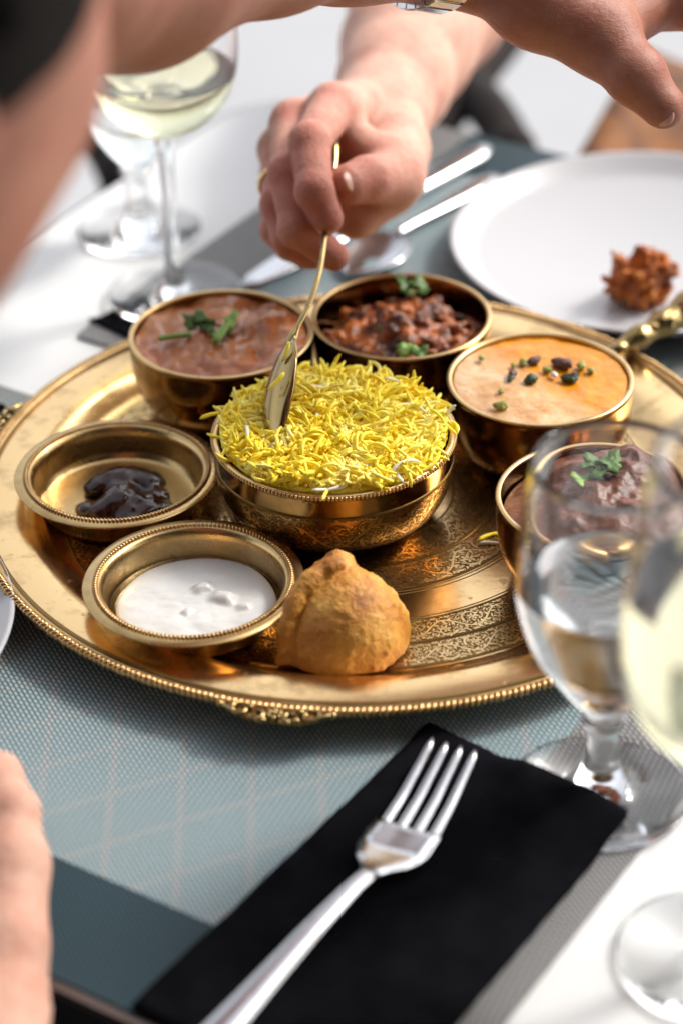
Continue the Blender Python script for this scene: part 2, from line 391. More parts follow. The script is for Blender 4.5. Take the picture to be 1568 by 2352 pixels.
# ---- signed-distance bodies turned into one continuous mesh (surface nets)
class SDF:
    def __init__(s, lo, hi, vox):
        s.lo = np.array(lo, float); s.vox = vox
        s.n = np.ceil((np.array(hi) - s.lo) / vox).astype(int) + 1
        s.d = np.full(s.n, 0.05, np.float32)
    def new(s):
        q = SDF.__new__(SDF); q.lo, q.vox, q.n = s.lo, s.vox, s.n; q.d = np.full(s.n, 0.05, np.float32); return q
    def box(s, mn, mx):
        a = np.clip(np.floor((mn - s.lo) / s.vox).astype(int), 0, s.n); b_ = np.clip(np.ceil((mx - s.lo) / s.vox).astype(int) + 1, 0, s.n)
        sl_ = tuple(slice(i, j) for i, j in zip(a, b_))
        g = [s.lo[i] + s.vox * np.arange(a[i], b_[i]) for i in range(3)]
        return sl_, np.meshgrid(*g, indexing='ij')
    @staticmethod
    def smin(a, b_, k):
        if k <= 0: return np.minimum(a, b_)
        h = np.clip(0.5 + 0.5 * (b_ - a) / k, 0, 1)
        return b_ * (1 - h) + a * h - k * h * (1 - h)
    def cone(s, a, b_, r1, r2, k=0.003, creases=()):
        a, b_ = np.array(a, float), np.array(b_, float); rm = max(r1, r2) + 0.012 + k
        sl_, (X, Y, Z) = s.box(np.minimum(a, b_) - rm, np.maximum(a, b_) + rm)
        if X.size == 0: return s
        ab = b_ - a; L2 = ab @ ab + 1e-12
        t_ = np.clip(((X - a[0]) * ab[0] + (Y - a[1]) * ab[1] + (Z - a[2]) * ab[2]) / L2, 0, 1)
        d = np.sqrt((X - a[0] - t_ * ab[0]) ** 2 + (Y - a[1] - t_ * ab[1]) ** 2 + (Z - a[2] - t_ * ab[2]) ** 2) - (r1 + t_ * (r2 - r1))
        for (tc, amp, sg) in creases:
            L = math.sqrt(L2); d = d + amp * np.exp(-(((t_ - tc) * L) / sg) ** 2)
        s.d[sl_] = s.smin(s.d[sl_], d.astype(np.float32), k); return s
    def chain(s, pts, rad, k=0.003):
        for i in range(len(pts) - 1): s.cone(pts[i], pts[i + 1], rad[i], rad[i + 1], k)
        return s
    def ell(s, c, r, rot=None, k=0.003):
        c = np.array(c, float); r = np.array(r, float); rm = r.max() + 0.012 + k
        sl_, (X, Y, Z) = s.box(c - rm, c + rm)
        Q = np.stack([X - c[0], Y - c[1], Z - c[2]], -1)
        if rot is not None: Q = Q @ np.array(rot)          # columns of rot = local axes
        k0 = np.linalg.norm(Q / r, axis=-1); k1 = np.linalg.norm(Q / (r * r), axis=-1) + 1e-9
        d = k0 * (k0 - 1) / k1
        s.d[sl_] = s.smin(s.d[sl_], d.astype(np.float32), k); return s
    def join(s, o, k): s.d = s.smin(s.d, o.d, k); return s
    def plane_cut(s, z):      # keep what is above z
        zz = s.lo[2] + s.vox * np.arange(s.n[2]); s.d = np.maximum(s.d, (z - zz)[None, None, :].astype(np.float32)); return s
    def mesh(s):
        d = s.d.copy(); d[0] = d[-1] = 0.05; d[:, 0] = d[:, -1] = 0.05; d[:, :, 0] = d[:, :, -1] = 0.05
        neg = d < 0; nx, ny, nz = d.shape
        cnt = np.zeros((nx - 1, ny - 1, nz - 1), np.int8)
        corners = [(i, j, k) for i in (0, 1) for j in (0, 1) for k in (0, 1)]
        for i, j, k in corners: cnt += neg[i:nx - 1 + i, j:ny - 1 + j, k:nz - 1 + k]
        act = np.argwhere((cnt > 0) & (cnt < 8))
        ids = np.full(cnt.shape, -1, np.int64); ids[tuple(act.T)] = np.arange(len(act))
        val = {c: d[act[:, 0] + c[0], act[:, 1] + c[1], act[:, 2] + c[2]] for c in corners}
        acc = np.zeros((len(act), 3)); num = np.zeros(len(act))
        for c in corners:
            for ax in range(3):
                if c[ax]: continue
                e = list(c); e[ax] = 1; e = tuple(e); a, b_ = val[c], val[e]; cr = (a < 0) != (b_ < 0)
                t_ = np.where(cr, a / (a - b_ + 1e-20), 0)
                p = np.tile(np.array(c, float), (len(act), 1)); p[:, ax] = t_
                acc += p * cr[:, None]; num += cr
        v = s.lo + s.vox * (act + acc / num[:, None])
        faces = []
        for ax in range(3):
            o1, o2 = [(1, 2), (2, 0), (0, 1)][ax]
            sa = [slice(None)] * 3; sb = [slice(None)] * 3; sa[ax] = slice(0, -1); sb[ax] = slice(1, None)
            cr = np.argwhere(neg[tuple(sa)] != neg[tuple(sb)])
            fl = neg[tuple(cr.T)]
            q = []
            for u, w_ in ((0, 0), (-1, 0), (-1, -1), (0, -1)):
                c = cr.copy(); c[:, o1] += u; c[:, o2] += w_; q.append(ids[tuple(c.T)])
            q = np.stack(q, 1); q[~fl] = q[~fl][:, ::-1]
            faces.append(q)
        F = np.concatenate(faces)
        return v, F
def mk_np(name, v, F, mat, parent=None):
    me = bpy.data.meshes.new(name); n = len(v); m = len(F)
    me.vertices.add(n); me.vertices.foreach_set('co', np.asarray(v, np.float32).ravel())
    me.loops.add(m * 4); me.loops.foreach_set('vertex_index', F.astype(np.int32).ravel())
    me.polygons.add(m); me.polygons.foreach_set('loop_start', np.arange(0, m * 4, 4, dtype=np.int32))
    try: me.polygons.foreach_set('loop_total', np.full(m, 4, np.int32))
    except Exception: pass
    me.update(calc_edges=True); me.validate(); me.polygons.foreach_set('use_smooth', [True] * len(me.polygons))
    me.materials.append(M[mat]); o = bpy.data.objects.new(name, me); COL.objects.link(o)
    if parent: o.parent = parent
    return o
def relax(v, F, it=2, lam=0.5):
    for _ in range(it):
        acc = np.zeros_like(v); num = np.zeros(len(v))
        for a, b_ in ((0, 1), (1, 2), (2, 3), (3, 0)):
            np.add.at(acc, F[:, a], v[F[:, b_]]); np.add.at(acc, F[:, b_], v[F[:, a]])
            np.add.at(num, F[:, a], 1); np.add.at(num, F[:, b_], 1)
        v = v + lam * (acc / num[:, None] - v)
    return v

# ------------------------------------------------------------------ setting: ground and table
E1 = np.array([0.545, 0.8385]); E2 = np.array([0.8385, -0.545])       # table axes: away, right
TROT = math.atan2(E2[1], E2[0])
def T2(a, b_): return E2 * a + E1 * b_                                # (right, away) -> world xy
g = mk('ground', [(-40, -40, -0.75), (40, -40, -0.75), (40, 40, -0.75), (-40, 40, -0.75)], [(0, 1, 2, 3)], 'ground', smooth=False)
tag(g, kind='structure')

def rounded_rect(x0, x1, y0, y1, r, n=8):
    out = []
    for cx, cy_, a0 in ((x1 - r, y1 - r, 0), (x0 + r, y1 - r, 90), (x0 + r, y0 + r, 180), (x1 - r, y0 + r, 270)):
        for k in range(n + 1):
            a = R(a0 + 90 * k / n); out.append((cx + r * math.cos(a), cy_ + r * math.sin(a)))
    return out
def slab(outline, z0, z1, bev=0.0):
    n = len(outline); v = []; f = []; cx = sum(p[0] for p in outline) / n; cy_ = sum(p[1] for p in outline) / n
    levels = [(z0, 0)] + ([(z1 - bev, 0), (z1, bev)] if bev else [(z1, 0)])
    for z, ins in levels:
        for x, y in outline:
            L = math.hypot(x - cx, y - cy_) + 1e-9; s_ = 1 - ins / L; v.append((cx + (x - cx) * s_, cy_ + (y - cy_) * s_, z))
    for i in range(len(levels) - 1):
        for k in range(n): k2 = (k + 1) % n; f.append((i * n + k, i * n + k2, (i + 1) * n + k2, (i + 1) * n + k))
    f.append(tuple(range(n - 1, -1, -1))); f.append(tuple((len(levels) - 1) * n + k for k in range(n)))
    return v, f
tb = empty('table', (0, 0, -0.75), TROT)
tag(tb, 'square white table with rounded corners and black edge under the brass tray', 'table')
ol = rounded_rect(-0.307, 0.393, -0.3205, 0.386, 0.06)
v, f = slab(ol, 0.722, 0.75, 0.0015); mk('table_top', v, f, 'table', tb, False)
ol2 = rounded_rect(-0.3095, 0.3955, -0.3230, 0.3885, 0.0625)
n = len(ol); vv = [(x, y, z) for z in (0.7195, 0.7485) for x, y in ol2] + [(x, y, z) for z in (0.7195, 0.7485) for x, y in ol]
ff = []
for k in range(n):
    k2 = (k + 1) % n
    ff += [(k, k2, n + k2, n + k), (2 * n + k2, 2 * n + k, 3 * n + k, 3 * n + k2), (n + k, n + k2, 3 * n + k2, 3 * n + k), (k2, k, 2 * n + k, 2 * n + k2)]
mk('edge_band', vv, ff, 'table_edge', tb, False)
v, f = lathe([(0, 0.0), (0.22, 0.0), (0.22, 0.012), (0.06, 0.03), (0.035, 0.06), (0.035, 0.70), (0.12, 0.7185), (0, 0.7185)], 32)
mk('pedestal', np.array(v) + np.array([0.043, 0.032, 0]), f, 'table_edge', tb)

def placemat(name, cx, cy_, flip, label):
    w2, h2 = 0.225, 0.16; nx, ny = 2, 2
    v, f = slab(rounded_rect(-w2, w2, -h2, h2, 0.004, 3), 0.0005, 0.0018)
    c = T2(cx, cy_)
    o = mk(name, v, f, 'placemat', None, False, (c[0], c[1], 0), TROT + (math.pi if flip else 0))
    return tag(o, label, 'placemat')
placemat('placemat', -0.0075, -0.1585, False, 'blue grey woven placemat under the fork and the front of the tray')
placemat('placemat', 0.0115, 0.2215, True, 'woven placemat behind the tray under the knife and the white plate')

# added, unseen: dark canopy and wall to shade the front and darken brass reflections
aw = empty('added_canopy', (0, 0, 1.55)); tag(aw, 'dark canvas canopy added out of the picture to shade the front of the table', 'added_canopy')
v, f = slab([(-3.2, -1.62), (3.2, -1.62), (3.2, -0.45), (-3.2, -0.45)], 0.0, 0.01); v = [(x, y, z - 0.16 * y) for x, y, z in v]; mk('canvas', v, f, 'canvas', aw, False)
for x_ in (-3.1, 3.1): mk('post', *tube([(x_, -0.6, 0.09), (x_, -0.6, -2.3)], 0.03, 10), 'table_edge', aw)
wl = empty('added_dark_front', (0, -1.75, -0.75)); tag(wl, 'dark wall with panes added behind the camera, out of the picture, to cut front light', 'added wall')
v, f = slab([(-5, -0.15), (5, -0.15), (5, 0.1), (-5, 0.1)], 0.0, 3.6); mk('wall', v, f, 'added_wall', wl, False)
for k in range(4):
    x_ = -3.6 + 2.4 * k; v, f = slab([(x_ - 0.8, 0.08), (x_ + 0.8, 0.08), (x_ + 0.8, 0.13), (x_ - 0.8, 0.13)], 0.9, 2.6); mk('added_pane', v, f, 'dark_pane', wl, False)
# ------------------------------------------------------------------ tray
TR = 0.175
tray = empty('brass_tray')
tag(tray, 'large round engraved brass tray with rope edge carrying all the bowls', 'tray')
prof = [(0, 0.0085), (0.06, 0.0085), (0.1368, 0.0085), (0.1395, 0.0090), (0.143, 0.0108), (0.1485, 0.0145), (0.1515, 0.0160), (0.1545, 0.0166),
        (0.158, 0.0168), (0.170, 0.0172), (0.1735, 0.0168), (0.1735, 0.0155), (0.158, 0.0150), (0.1535, 0.0148), (0.149, 0.0130), (0.142, 0.0085), (0.139, 0.0065), (0.1368, 0.002), (0.133, 0.002), (0.130, 0.006), (0.0, 0.006)]
v, f = lathe(prof, 192); v = np.array(v)
rr = np.hypot(v[:, 0], v[:, 1]); an = np.arctan2(v[:, 1], v[:, 0])
v[:, 2] += 0.00025 * np.sin(an * 7 + 1) * (rr > 0.15) + 0.0002 * np.sin(an * 13) * (rr > 0.15)
mk('pan', v, f, 'brass', tray)
rng = random.Random(5)
mb = MB()
nb = 420
for k in range(nb):           # rope beads, each a slanted little roll
    a = 2 * math.pi * k / nb; c = np.array([TR * math.cos(a), TR * math.sin(a), 0.0166])
    tdir = np.array([-math.sin(a), math.cos(a), 0]); ndir = np.array([math.cos(a), math.sin(a), 0])
    q, ff = uvsphere((0, 0, 0), 1.0, 8, 6)
    ax = tdir * 0.75 + ndir * 0.55; ax /= np.linalg.norm(ax); bx = np.cross([0, 0, 1], ax)
    s_ = 1 + rng.uniform(-0.12, 0.12)
    q = c + np.outer(q[:, 0] * 0.00115 * s_, ax) + np.outer(q[:, 1] * 0.0024 * s_, bx) + np.outer(q[:, 2] * 0.0020 * s_, [0, 0, 1])
    mb.add(q, ff)
tag(mb.build('rope_edge', 'brass_bright', tray), kind='stuff')
v, f = lathe([(0.1718, 0.0175), (0.1725, 0.0180), (0.1733, 0.0175), (0.1725, 0.0168), (0.1718, 0.0175)], 192); mk('inner_bead', v, f, 'brass_bright', tray)
v, f = lathe([(0.1694, 0.0165), (0.1694, 0.0178), (0.1712, 0.0178), (0.1712, 0.0165)], 192); mk('rim_groove', v, f, 'brass_dark', tray, False)

# engraved motifs: floral scroll laid on a darker ground
class Motif:
    def __init__(s): s.polys = []
    def blob(s, cx, cy_, rx, ry, ang=0, n=9, pts=None):
        out = []
        for k in range(n):
            a = 2 * math.pi * k / n; x, y = rx * math.cos(a), ry * math.sin(a)
            out.append((cx + x * math.cos(ang) - y * math.sin(ang), cy_ + x * math.sin(ang) + y * math.cos(ang)))
        s.polys.append(out)
    def leaf(s, x, y, L, wd, ang):
        out = []
        for k in range(6): u = k / 5; out.append((u * L, wd * math.sin(math.pi * u ** 0.7)))
        for k in range(4, 0, -1): u = k / 5; out.append((u * L, -0.35 * wd * math.sin(math.pi * u ** 0.7)))
        ca, sa = math.cos(ang), math.sin(ang)
        s.polys.append([(x + p * ca - q * sa, y + p * sa + q * ca) for p, q in out])
    def stroke(s, pts, wd):
        pts = np.array(pts, float); T = np.gradient(pts, axis=0); T /= np.linalg.norm(T, axis=1)[:, None] + 1e-9
        N = np.stack([-T[:, 1], T[:, 0]], 1); n = len(pts)
        W = np.array([wd * (1 - 0.55 * i / (n - 1)) if np.isscalar(wd) else wd[i] for i in range(n)])[:, None] / 2
        a = pts + N * W; b_ = pts - N * W
        for i in range(n - 1): s.polys.append([tuple(a[i]), tuple(b_[i]), tuple(b_[i + 1]), tuple(a[i + 1])])
    def flower(s, x, y, r, n=5, ang=0):
        for k in range(n):
            a = ang + 2 * math.pi * k / n; s.blob(x + r * 0.62 * math.cos(a), y + r * 0.62 * math.sin(a), r * 0.42, r * 0.27, a, 8)
        s.blob(x, y, r * 0.2, r * 0.2, 0, 7)
def scroll(W, H, seed=1):
    """one tile of width W and height H in millimetres"""
    r_ = random.Random(seed); m_ = Motif()
    xs = np.linspace(0, W, 25); mid = H / 2
    vine = [(x, mid + 0.27 * H * math.sin(2 * math.pi * x / W)) for x in xs]
    m_.stroke(vine, [0.055 * H] * 25)
    for i, (x0, sgn) in enumerate(((0.25 * W, -1), (0.75 * W, 1))):
        cx, cy_ = x0, mid + sgn * -0.0 * H + sgn * 0.16 * H
        sp_ = []
        for k in range(22):
            u = k / 21; a = (math.pi if sgn < 0 else 0) + sgn * 0.4 + u * 4.6 * (1 if i == 0 else 1); rad = 0.30 * H * (1 - 0.72 * u)
            sp_.append((cx + rad * math.cos(a), cy_ + rad * math.sin(a)))
        m_.stroke(sp_, 0.075 * H)
        m_.flower(cx, cy_, 0.135 * H, 5, i)
        for k in range(4, 20, 3):
            x, y = sp_[k]; a = math.atan2(y - cy_, x - cx); m_.leaf(x, y, 0.14 * H, 0.05 * H, a + 0.9)
    for k in range(2, 24, 2):
        x, y = vine[k]; d = 1 if (k // 2) % 2 else -1
        sl_ = math.cos(2 * math.pi * x / W) * 0.27 * H * 2 * math.pi / W
        m_.leaf(x, y, 0.19 * H, 0.06 * H, math.atan(sl_) + d * 0.95)
    # fans of fine strokes and dots along both borders
    for bx in np.arange(0, W - 1e-6, W / 4):
        for yb, d in ((0.02 * H, 1), (0.98 * H, -1)):
            x0 = bx + W / 8 + (0 if d > 0 else W / 16)
            for q in range(-3, 4):
                a = math.pi / 2 * d + q * 0.32
                m_.stroke([(x0 + 0.05 * H * math.cos(a), yb + 0.05 * H * math.sin(a)), (x0 + 0.16 * H * math.cos(a), yb + 0.16 * H * math.sin(a))], 0.028 * H)
    # fill the gaps with small leaves and pods, leaving only thin dark lines
    g = 0.10; gx, gy = int(W / g) + 1, int(H / g) + 1; occ = np.zeros((gx, gy), bool)
    XX, YY = np.meshgrid((np.arange(gx) + 0.5) * g, (np.arange(gy) + 0.5) * g, indexing='ij')
    def mark(poly):
        p = np.array(poly); lo_ = np.floor((p.min(0) - 0.3) / g).astype(int); hi_ = np.ceil((p.max(0) + 0.3) / g).astype(int)
        ii = np.arange(lo_[0], hi_[0] + 1); jj = np.clip(np.arange(lo_[1], hi_[1] + 1), 0, gy - 1); c = p.mean(0)
        x_ = (ii[:, None] + 0.5) * g; y_ = (np.arange(lo_[1], hi_[1] + 1)[None, :] + 0.5) * g; ins = np.zeros((len(ii), len(jj)), bool)
        p2 = c + (p - c) * (1 + 0.16 / (np.linalg.norm(p - c, axis=1).mean() + 1e-6)); q2 = np.roll(p2, -1, 0)
        for (x1, y1), (x2, y2) in zip(p2, q2):
            cr = ((y1 > y_) != (y2 > y_)) & (x_ < (x2 - x1) * (y_ - y1) / (y2 - y1 + 1e-12) + x1); ins ^= cr
        occ[np.ix_(ii % gx, jj)] |= ins
    for p in list(m_.polys): mark(p)
    for size in (1.0, 0.75, 0.55, 0.4):
        for _ in range(420):
            x, y = r_.uniform(0, W), r_.uniform(0.04 * H, 0.96 * H); a = r_.uniform(0, 3.14); n0_ = len(m_.polys)
            L, wd = size * r_.uniform(0.8, 1.5), size * 0.42
            ok = True
            for u_, w_ in ((0, 0), (L, 0), (-L, 0), (0, wd), (0, -wd), (L * 0.6, wd * 0.7), (-L * 0.6, wd * 0.7), (L * 0.6, -wd * 0.7), (-L * 0.6, -wd * 0.7)):
                xx = x + u_ * math.cos(a) - w_ * math.sin(a); yy = y + u_ * math.sin(a) + w_ * math.cos(a)
                if not (0.02 * H < yy < 0.98 * H) or occ[int(xx / g) % gx, min(gy - 1, int(yy / g))]: ok = False; break
            if ok: m_.blob(x, y, L, wd, a, 7); mark(m_.polys[-1])
    return m_
def lay(motif, fn, off=4e-6):
    mb = MB()
    for i, p in enumerate(motif.polys):
        mb.add([fn(x, y, (i % 40) * off) for x, y in p], [tuple(range(len(p)))])
    return mb.v, mb.f
def ring_engraving(r0, r1, z, tiles, seed, name):
    Hm = (r1 - r0) * 1000; Wm = 2 * math.pi * (r0 + r1) / 2 * 1000 / tiles
    mo = scroll(Wm, Hm, seed); mb = MB()
    for tno in range(tiles):
        for i, p in enumerate(mo.polys):
            q = []
            for x, y in p:
                a = 2 * math.pi * (tno + x / Wm) / tiles; r_ = r0 + y / 1000; q.append((r_ * math.cos(a), r_ * math.sin(a), z + 0.00012 + (i % 45) * 4e-6))
            mb.add(q, [tuple(range(len(q)))])
    return mb
for (r0, r1, tiles, seed) in ((0.1043, 0.1202, 26, 3), (0.1207, 0.1366, 30, 5), (0.0420, 0.0610, 13, 8), (0.0615, 0.0806, 16, 9)):
    v, f = lathe([(r0, 0.00855), (r0, 0.00875), (r1, 0.00875), (r1, 0.00855)], 160); mk('engraved_ground', v, f, 'brass_dark', tray, False)
    mb = ring_engraving(r0 + 0.0003, r1 - 0.0003, 0.00875, tiles, seed, '')
    tag(mb.build('engraved_scroll', 'brass_motif', tray, False), kind='stuff')
for r_ in (0.0818, 0.0838, 0.1022, 0.1038):
    v, f = lathe([(r_ - 0.0003, 0.00855), (r_, 0.00872), (r_ + 0.0003, 0.00855)], 160); mk('engraved_line', v, f, 'brass_dark', tray)

def scroll_handle(ang):
    """cast openwork ornament fixed outside the rope edge"""
    h = empty('scroll_ornament'); h.parent = tray; h.rotation_euler[2] = ang; h.location = (0, 0, 0)
    def arc(cx, cy_, r0, r1, a0, a1, n=16):
        return [(cx + (r0 + (r1 - r0) * k / n) * math.cos(a0 + (a1 - a0) * k / n), cy_ + (r0 + (r1 - r0) * k / n) * math.sin(a0 + (a1 - a0) * k / n), 0.0175) for k in range(n + 1)]
    mb = MB(); X0 = TR + 0.0030
    for s_ in (-1, 1):
        c1 = arc(X0 + 0.0005, s_ * 0.0140, 0.0046, 0.0016, -s_ * 0.4 + math.pi, math.pi - s_ * 5.2); mb.add(*tube(c1, 0.0010, 6))
        c2 = arc(X0 + 0.0022, s_ * 0.0068, 0.0036, 0.0014, s_ * 1.2, s_ * 1.2 - s_ * 5.0); mb.add(*tube(c2, 0.0010, 6))
        mb.add(*tube(catmull([(X0 - 0.0015, s_ * 0.0225, 0.0172), (X0 + 0.0002, s_ * 0.0200, 0.0178), (X0 + 0.0026, s_ * 0.0165, 0.0178)], 4), 0.0010, 6))
        mb.add(*uvsphere((X0 - 0.0015, s_ * 0.0232, 0.0172), 0.0017)); mb.add(*uvsphere((X0 + 0.0058, s_ * 0.0050, 0.0172), 0.0017, sc3=(0.8, 1.7, 0.8)))
        mb.add(*uvsphere((X0 - 0.0008, s_ * 0.0102, 0.0178), 0.0015))
    for k in range(6):
        a = 2 * math.pi * k / 6; mb.add(*uvsphere((X0 + 0.0020 + 0.0024 * math.cos(a), 0.0024 * math.sin(a), 0.0176), 0.0012))
    mb.add(*uvsphere((X0 + 0.0020, 0, 0.0182), 0.0013))
    bv, bf = slab([(TR - 0.002, -0.021), (TR + 0.003, -0.019), (TR + 0.0072, -0.011), (TR + 0.0078, 0.0), (TR + 0.0072, 0.011), (TR + 0.003, 0.019), (TR - 0.002, 0.021)], 0.0150, 0.0164)
    mk('ornament_backing', bv, bf, 'brass_dark', tray, False, (0, 0, 0), ang)
    o = mb.build('scroll_ornament', 'brass_old', tray, True, (0, 0, 0), ang)
    bpy.data.objects.remove(h)
    return o
pa = A(640, 1615, 0.0175); scroll_handle(math.atan2(pa[1], pa[0]))
pb = A(-5, 985, 0.0175); scroll_handle(math.atan2(pb[1], pb[0]))

# ------------------------------------------------------------------ bowls and dishes
ZF = 0.0089
def bowl_profile(Rr, H, rb, th=0.0013, lip=0.0022, n=18, bulge=0.62):
    out = [(0, 0.0), (rb * 0.6, 0.0), (rb, 0.0008)]
    for k in range(1, n + 1):
        u = k / n; r_ = rb + (Rr - rb) * math.sin(u * math.pi / 2) ** bulge; out.append((r_, H * (1 - math.cos(u * math.pi / 2) ** 1.15) if u < 1 else H - 0.0012))
    # smoother wall
    out = [(0, 0.0), (rb * 0.7, 0.0)]
    for k in range(n + 1):
        u = k / n; r_ = rb + (Rr - rb) * (1 - (1 - u) ** 3.1); out.append((r_, 0.0006 + (H - 0.0015) * u ** 1.25))
    out += [(Rr + 0.0003, H - 0.0006), (Rr - 0.0002, H), (Rr - lip + 0.0004, H), (Rr - lip, H - 0.0006)]
    for k in range(n, -1, -1):
        u = k / n; r_ = rb + (Rr - rb) * (1 - (1 - u) ** 3.1) - lip; out.append((r_, 0.0022 + (H - 0.0035) * u ** 1.25))
    out.append((0, 0.0022)); return out
def outer_at(Rr, H, rb, u): return rb + (Rr - rb) * (1 - (1 - u) ** 3.1), 0.0006 + (H - 0.0015) * u ** 1.25
def lip_faces(o, H):
    for p in o.data.polygons:
        if p.center.z > H - 0.0012: p.material_index = 1
def plain_bowl(c, Rr, H, rb, label):
    v, f = lathe(bowl_profile(Rr, H, rb), 128)
    o = mk('brass_bowl', v, f, ['brass_bowl', 'bowl_lip'], None, True, (c[0], c[1], ZF)); lip_faces(o, H); return tag(o, label, 'bowl', 'plain brass bowls of curry on the tray')
C_DAL, C_DARK, C_KOR, C_MEAT, C_RICE = (-0.0645, 0.0795), (0.0222, 0.0925), (0.0842, 0.0290), (0.1005, -0.0715), (-0.0116, -0.0175)
C_CHU, C_RAI = (-0.1104, -0.0060), (-0.0725, -0.0945)
HB = 0.0415
plain_bowl(C_DAL, 0.0440, HB, 0.028, 'plain brass bowl filled to the rim with brown gravy')
plain_bowl(C_DARK, 0.0435, HB, 0.028, 'plain brass bowl holding dark fried curry, at the back of the tray')
plain_bowl(C_KOR, 0.0430, HB, 0.028, 'plain brass bowl full of orange cream curry')
plain_bowl(C_MEAT, 0.0435, HB, 0.028, 'plain brass bowl behind the water goblet, heaped with dark brown curry')

rb_ = empty('brass_bowl', (C_RICE[0], C_RICE[1], ZF)); tag(rb_, 'engraved brass bowl heaped with yellow rice in the middle of the tray', 'bowl')
RR, RH, RBB = 0.0537, 0.0435, 0.0315
v, f = lathe(bowl_profile(RR, RH, RBB), 160); lip_faces(mk('body', v, f, ['brass_bowl', 'bowl_lip'], rb_), RH)
mb = MB()
for k in range(190):
    a = 2 * math.pi * k / 190; q, ff = uvsphere((0, 0, 0), 1, 6, 4)
    q = q * np.array([0.0010, 0.0008, 0.0011]); ca, sa = math.cos(a), math.sin(a)
    q = np.stack([q[:, 0] * ca - q[:, 1] * sa + (RR + 0.0003) * ca, q[:, 0] * sa + q[:, 1] * ca + (RR + 0.0003) * sa, q[:, 2] + RH - 0.0012], 1); mb.add(q, ff)
tag(mb.build('beaded_rim', 'brass_bright', rb_), kind='stuff')
u0, u1 = 0.30, 0.80
gp = [(outer_at(RR, RH, RBB, u)[0] + 0.00018, outer_at(RR, RH, RBB, u)[1]) for u in np.linspace(u0, u1, 14)]
v, f = lathe([(gp[0][0] - 0.0006, gp[0][1])] + gp + [(gp[-1][0] - 0.0006, gp[-1][1])], 160); mk('engraved_band', v, f, 'bowl_ground', rb_)
Lz = 0.0; zz = np.linspace(u0 + 0.015, u1 - 0.015, 30); ps = np.array([outer_at(RR, RH, RBB, u) for u in zz]); arc_ = np.concatenate([[0], np.cumsum(np.linalg.norm(np.diff(ps, axis=0), axis=1))])
Hm = arc_[-1] * 1000; tiles = 9; Wm = 2 * math.pi * 0.047 * 1000 / tiles; mo = scroll(Wm, Hm, 21); mb = MB()
for tno in range(tiles):
    for i, p in enumerate(mo.polys):
        q = []
        for x, y in p:
            r_ = np.interp(y / 1000, arc_, ps[:, 0]) + 0.00030 + (i % 45) * 4e-6; z_ = np.interp(y / 1000, arc_, ps[:, 1]); a = 2 * math.pi * (tno + x / Wm) / tiles
            q.append((r_ * math.cos(a), r_ * math.sin(a), z_))
        mb.add(q, [tuple(range(len(q)))])
tag(mb.build('engraved_scroll', 'bowl_motif', rb_, False), kind='stuff')

def dish(c, Rr, H, rin, rb, label, bead_n=150):
    d = empty('brass_dish', (c[0], c[1], ZF)); tag(d, label, 'dish', 'shallow wide rimmed brass dishes on the tray')
    pr = [(0, 0), (rb, 0), (rb + 0.003, 0.0012), (rb + 0.0055, 0.005), (rin + 0.0010, H - 0.0045), (rin + 0.003, H - 0.0018), (Rr - 0.001, H - 0.0012), (Rr, H - 0.0004), (Rr - 0.0004, H + 0.0001), (rin + 0.004, H + 0.0004), (rin + 0.0012, H + 0.0006),
          (rin, H + 0.0002), (rin - 0.0012, H - 0.002)]
    for k in range(1, 11):
        u = k / 10; pr.append((rin - 0.0012 - 0.0035 * u - (rin - rb + 0.002) * max(0, u - 0.55) ** 2 / 0.2025 * 0.8, H - 0.002 - (H - 0.0038) * min(1, 1 - (1 - u) ** 2.2)))
    pr.append((0, 0.0017))
    v, f = lathe(pr, 144); mk('body', v, f, 'brass_dish', d)
    mb = MB()
    for k in range(bead_n):
        a = 2 * math.pi * k / bead_n; ca, sa = math.cos(a), math.sin(a); q, ff = uvsphere((0, 0, 0), 1, 6, 4)
        q = q * np.array([0.0013, 0.00085, 0.0011]); r_ = rin + 0.0022
        q = np.stack([q[:, 0] * ca - (q[:, 1] + q[:, 0] * 0.35) * sa + r_ * ca, q[:, 0] * sa + (q[:, 1] + q[:, 0] * 0.35) * ca + r_ * sa, q[:, 2] + H + 0.0008], 1); mb.add(q, ff)
    tag(mb.build('beading', 'brass_bright', d), kind='stuff'); return d
dish(C_CHU, 0.0468, 0.0178, 0.0395, 0.031, 'wide rimmed brass dish with a spoonful of black chutney')
dish(C_RAI, 0.0472, 0.0178, 0.0395, 0.031, 'wide rimmed brass dish holding white yogurt, nearest the tray edge')

# ------------------------------------------------------------------ food in the bowls
def in_bowl(c, z): return (c[0], c[1], ZF + z)
h = lambda x, y: 0.0022 * fbm(x * 100, y * 60, 3) + 0.0030 * fbm(x * 40 + 3, y * 40, 7, 2) + 0.0010 * math.sin(60 * math.hypot(x - 0.05, y + 0.01)) + 0.0016 * (1 - (math.hypot(x, y) / 0.041) ** 2)
v, f = disc_field(0.0415, h, 46, 120); tag(mk('brown_gravy', v, f, 'dal', None, True, in_bowl(C_DAL, HB - 0.0022)), 'smooth reddish brown gravy filling the back left bowl', 'curry')
h = lambda x, y: 0.0004 * fbm(x * 120, y * 120, 5) + 0.0006 * fbm(x * 45, y * 45, 9, 2)
v, f = disc_field(0.0405, h, 40, 110); tag(mk('cream_curry', v, f, 'korma', None, True, in_bowl(C_KOR, HB - 0.0018)), 'orange cream curry sprinkled with chopped nuts', 'curry')
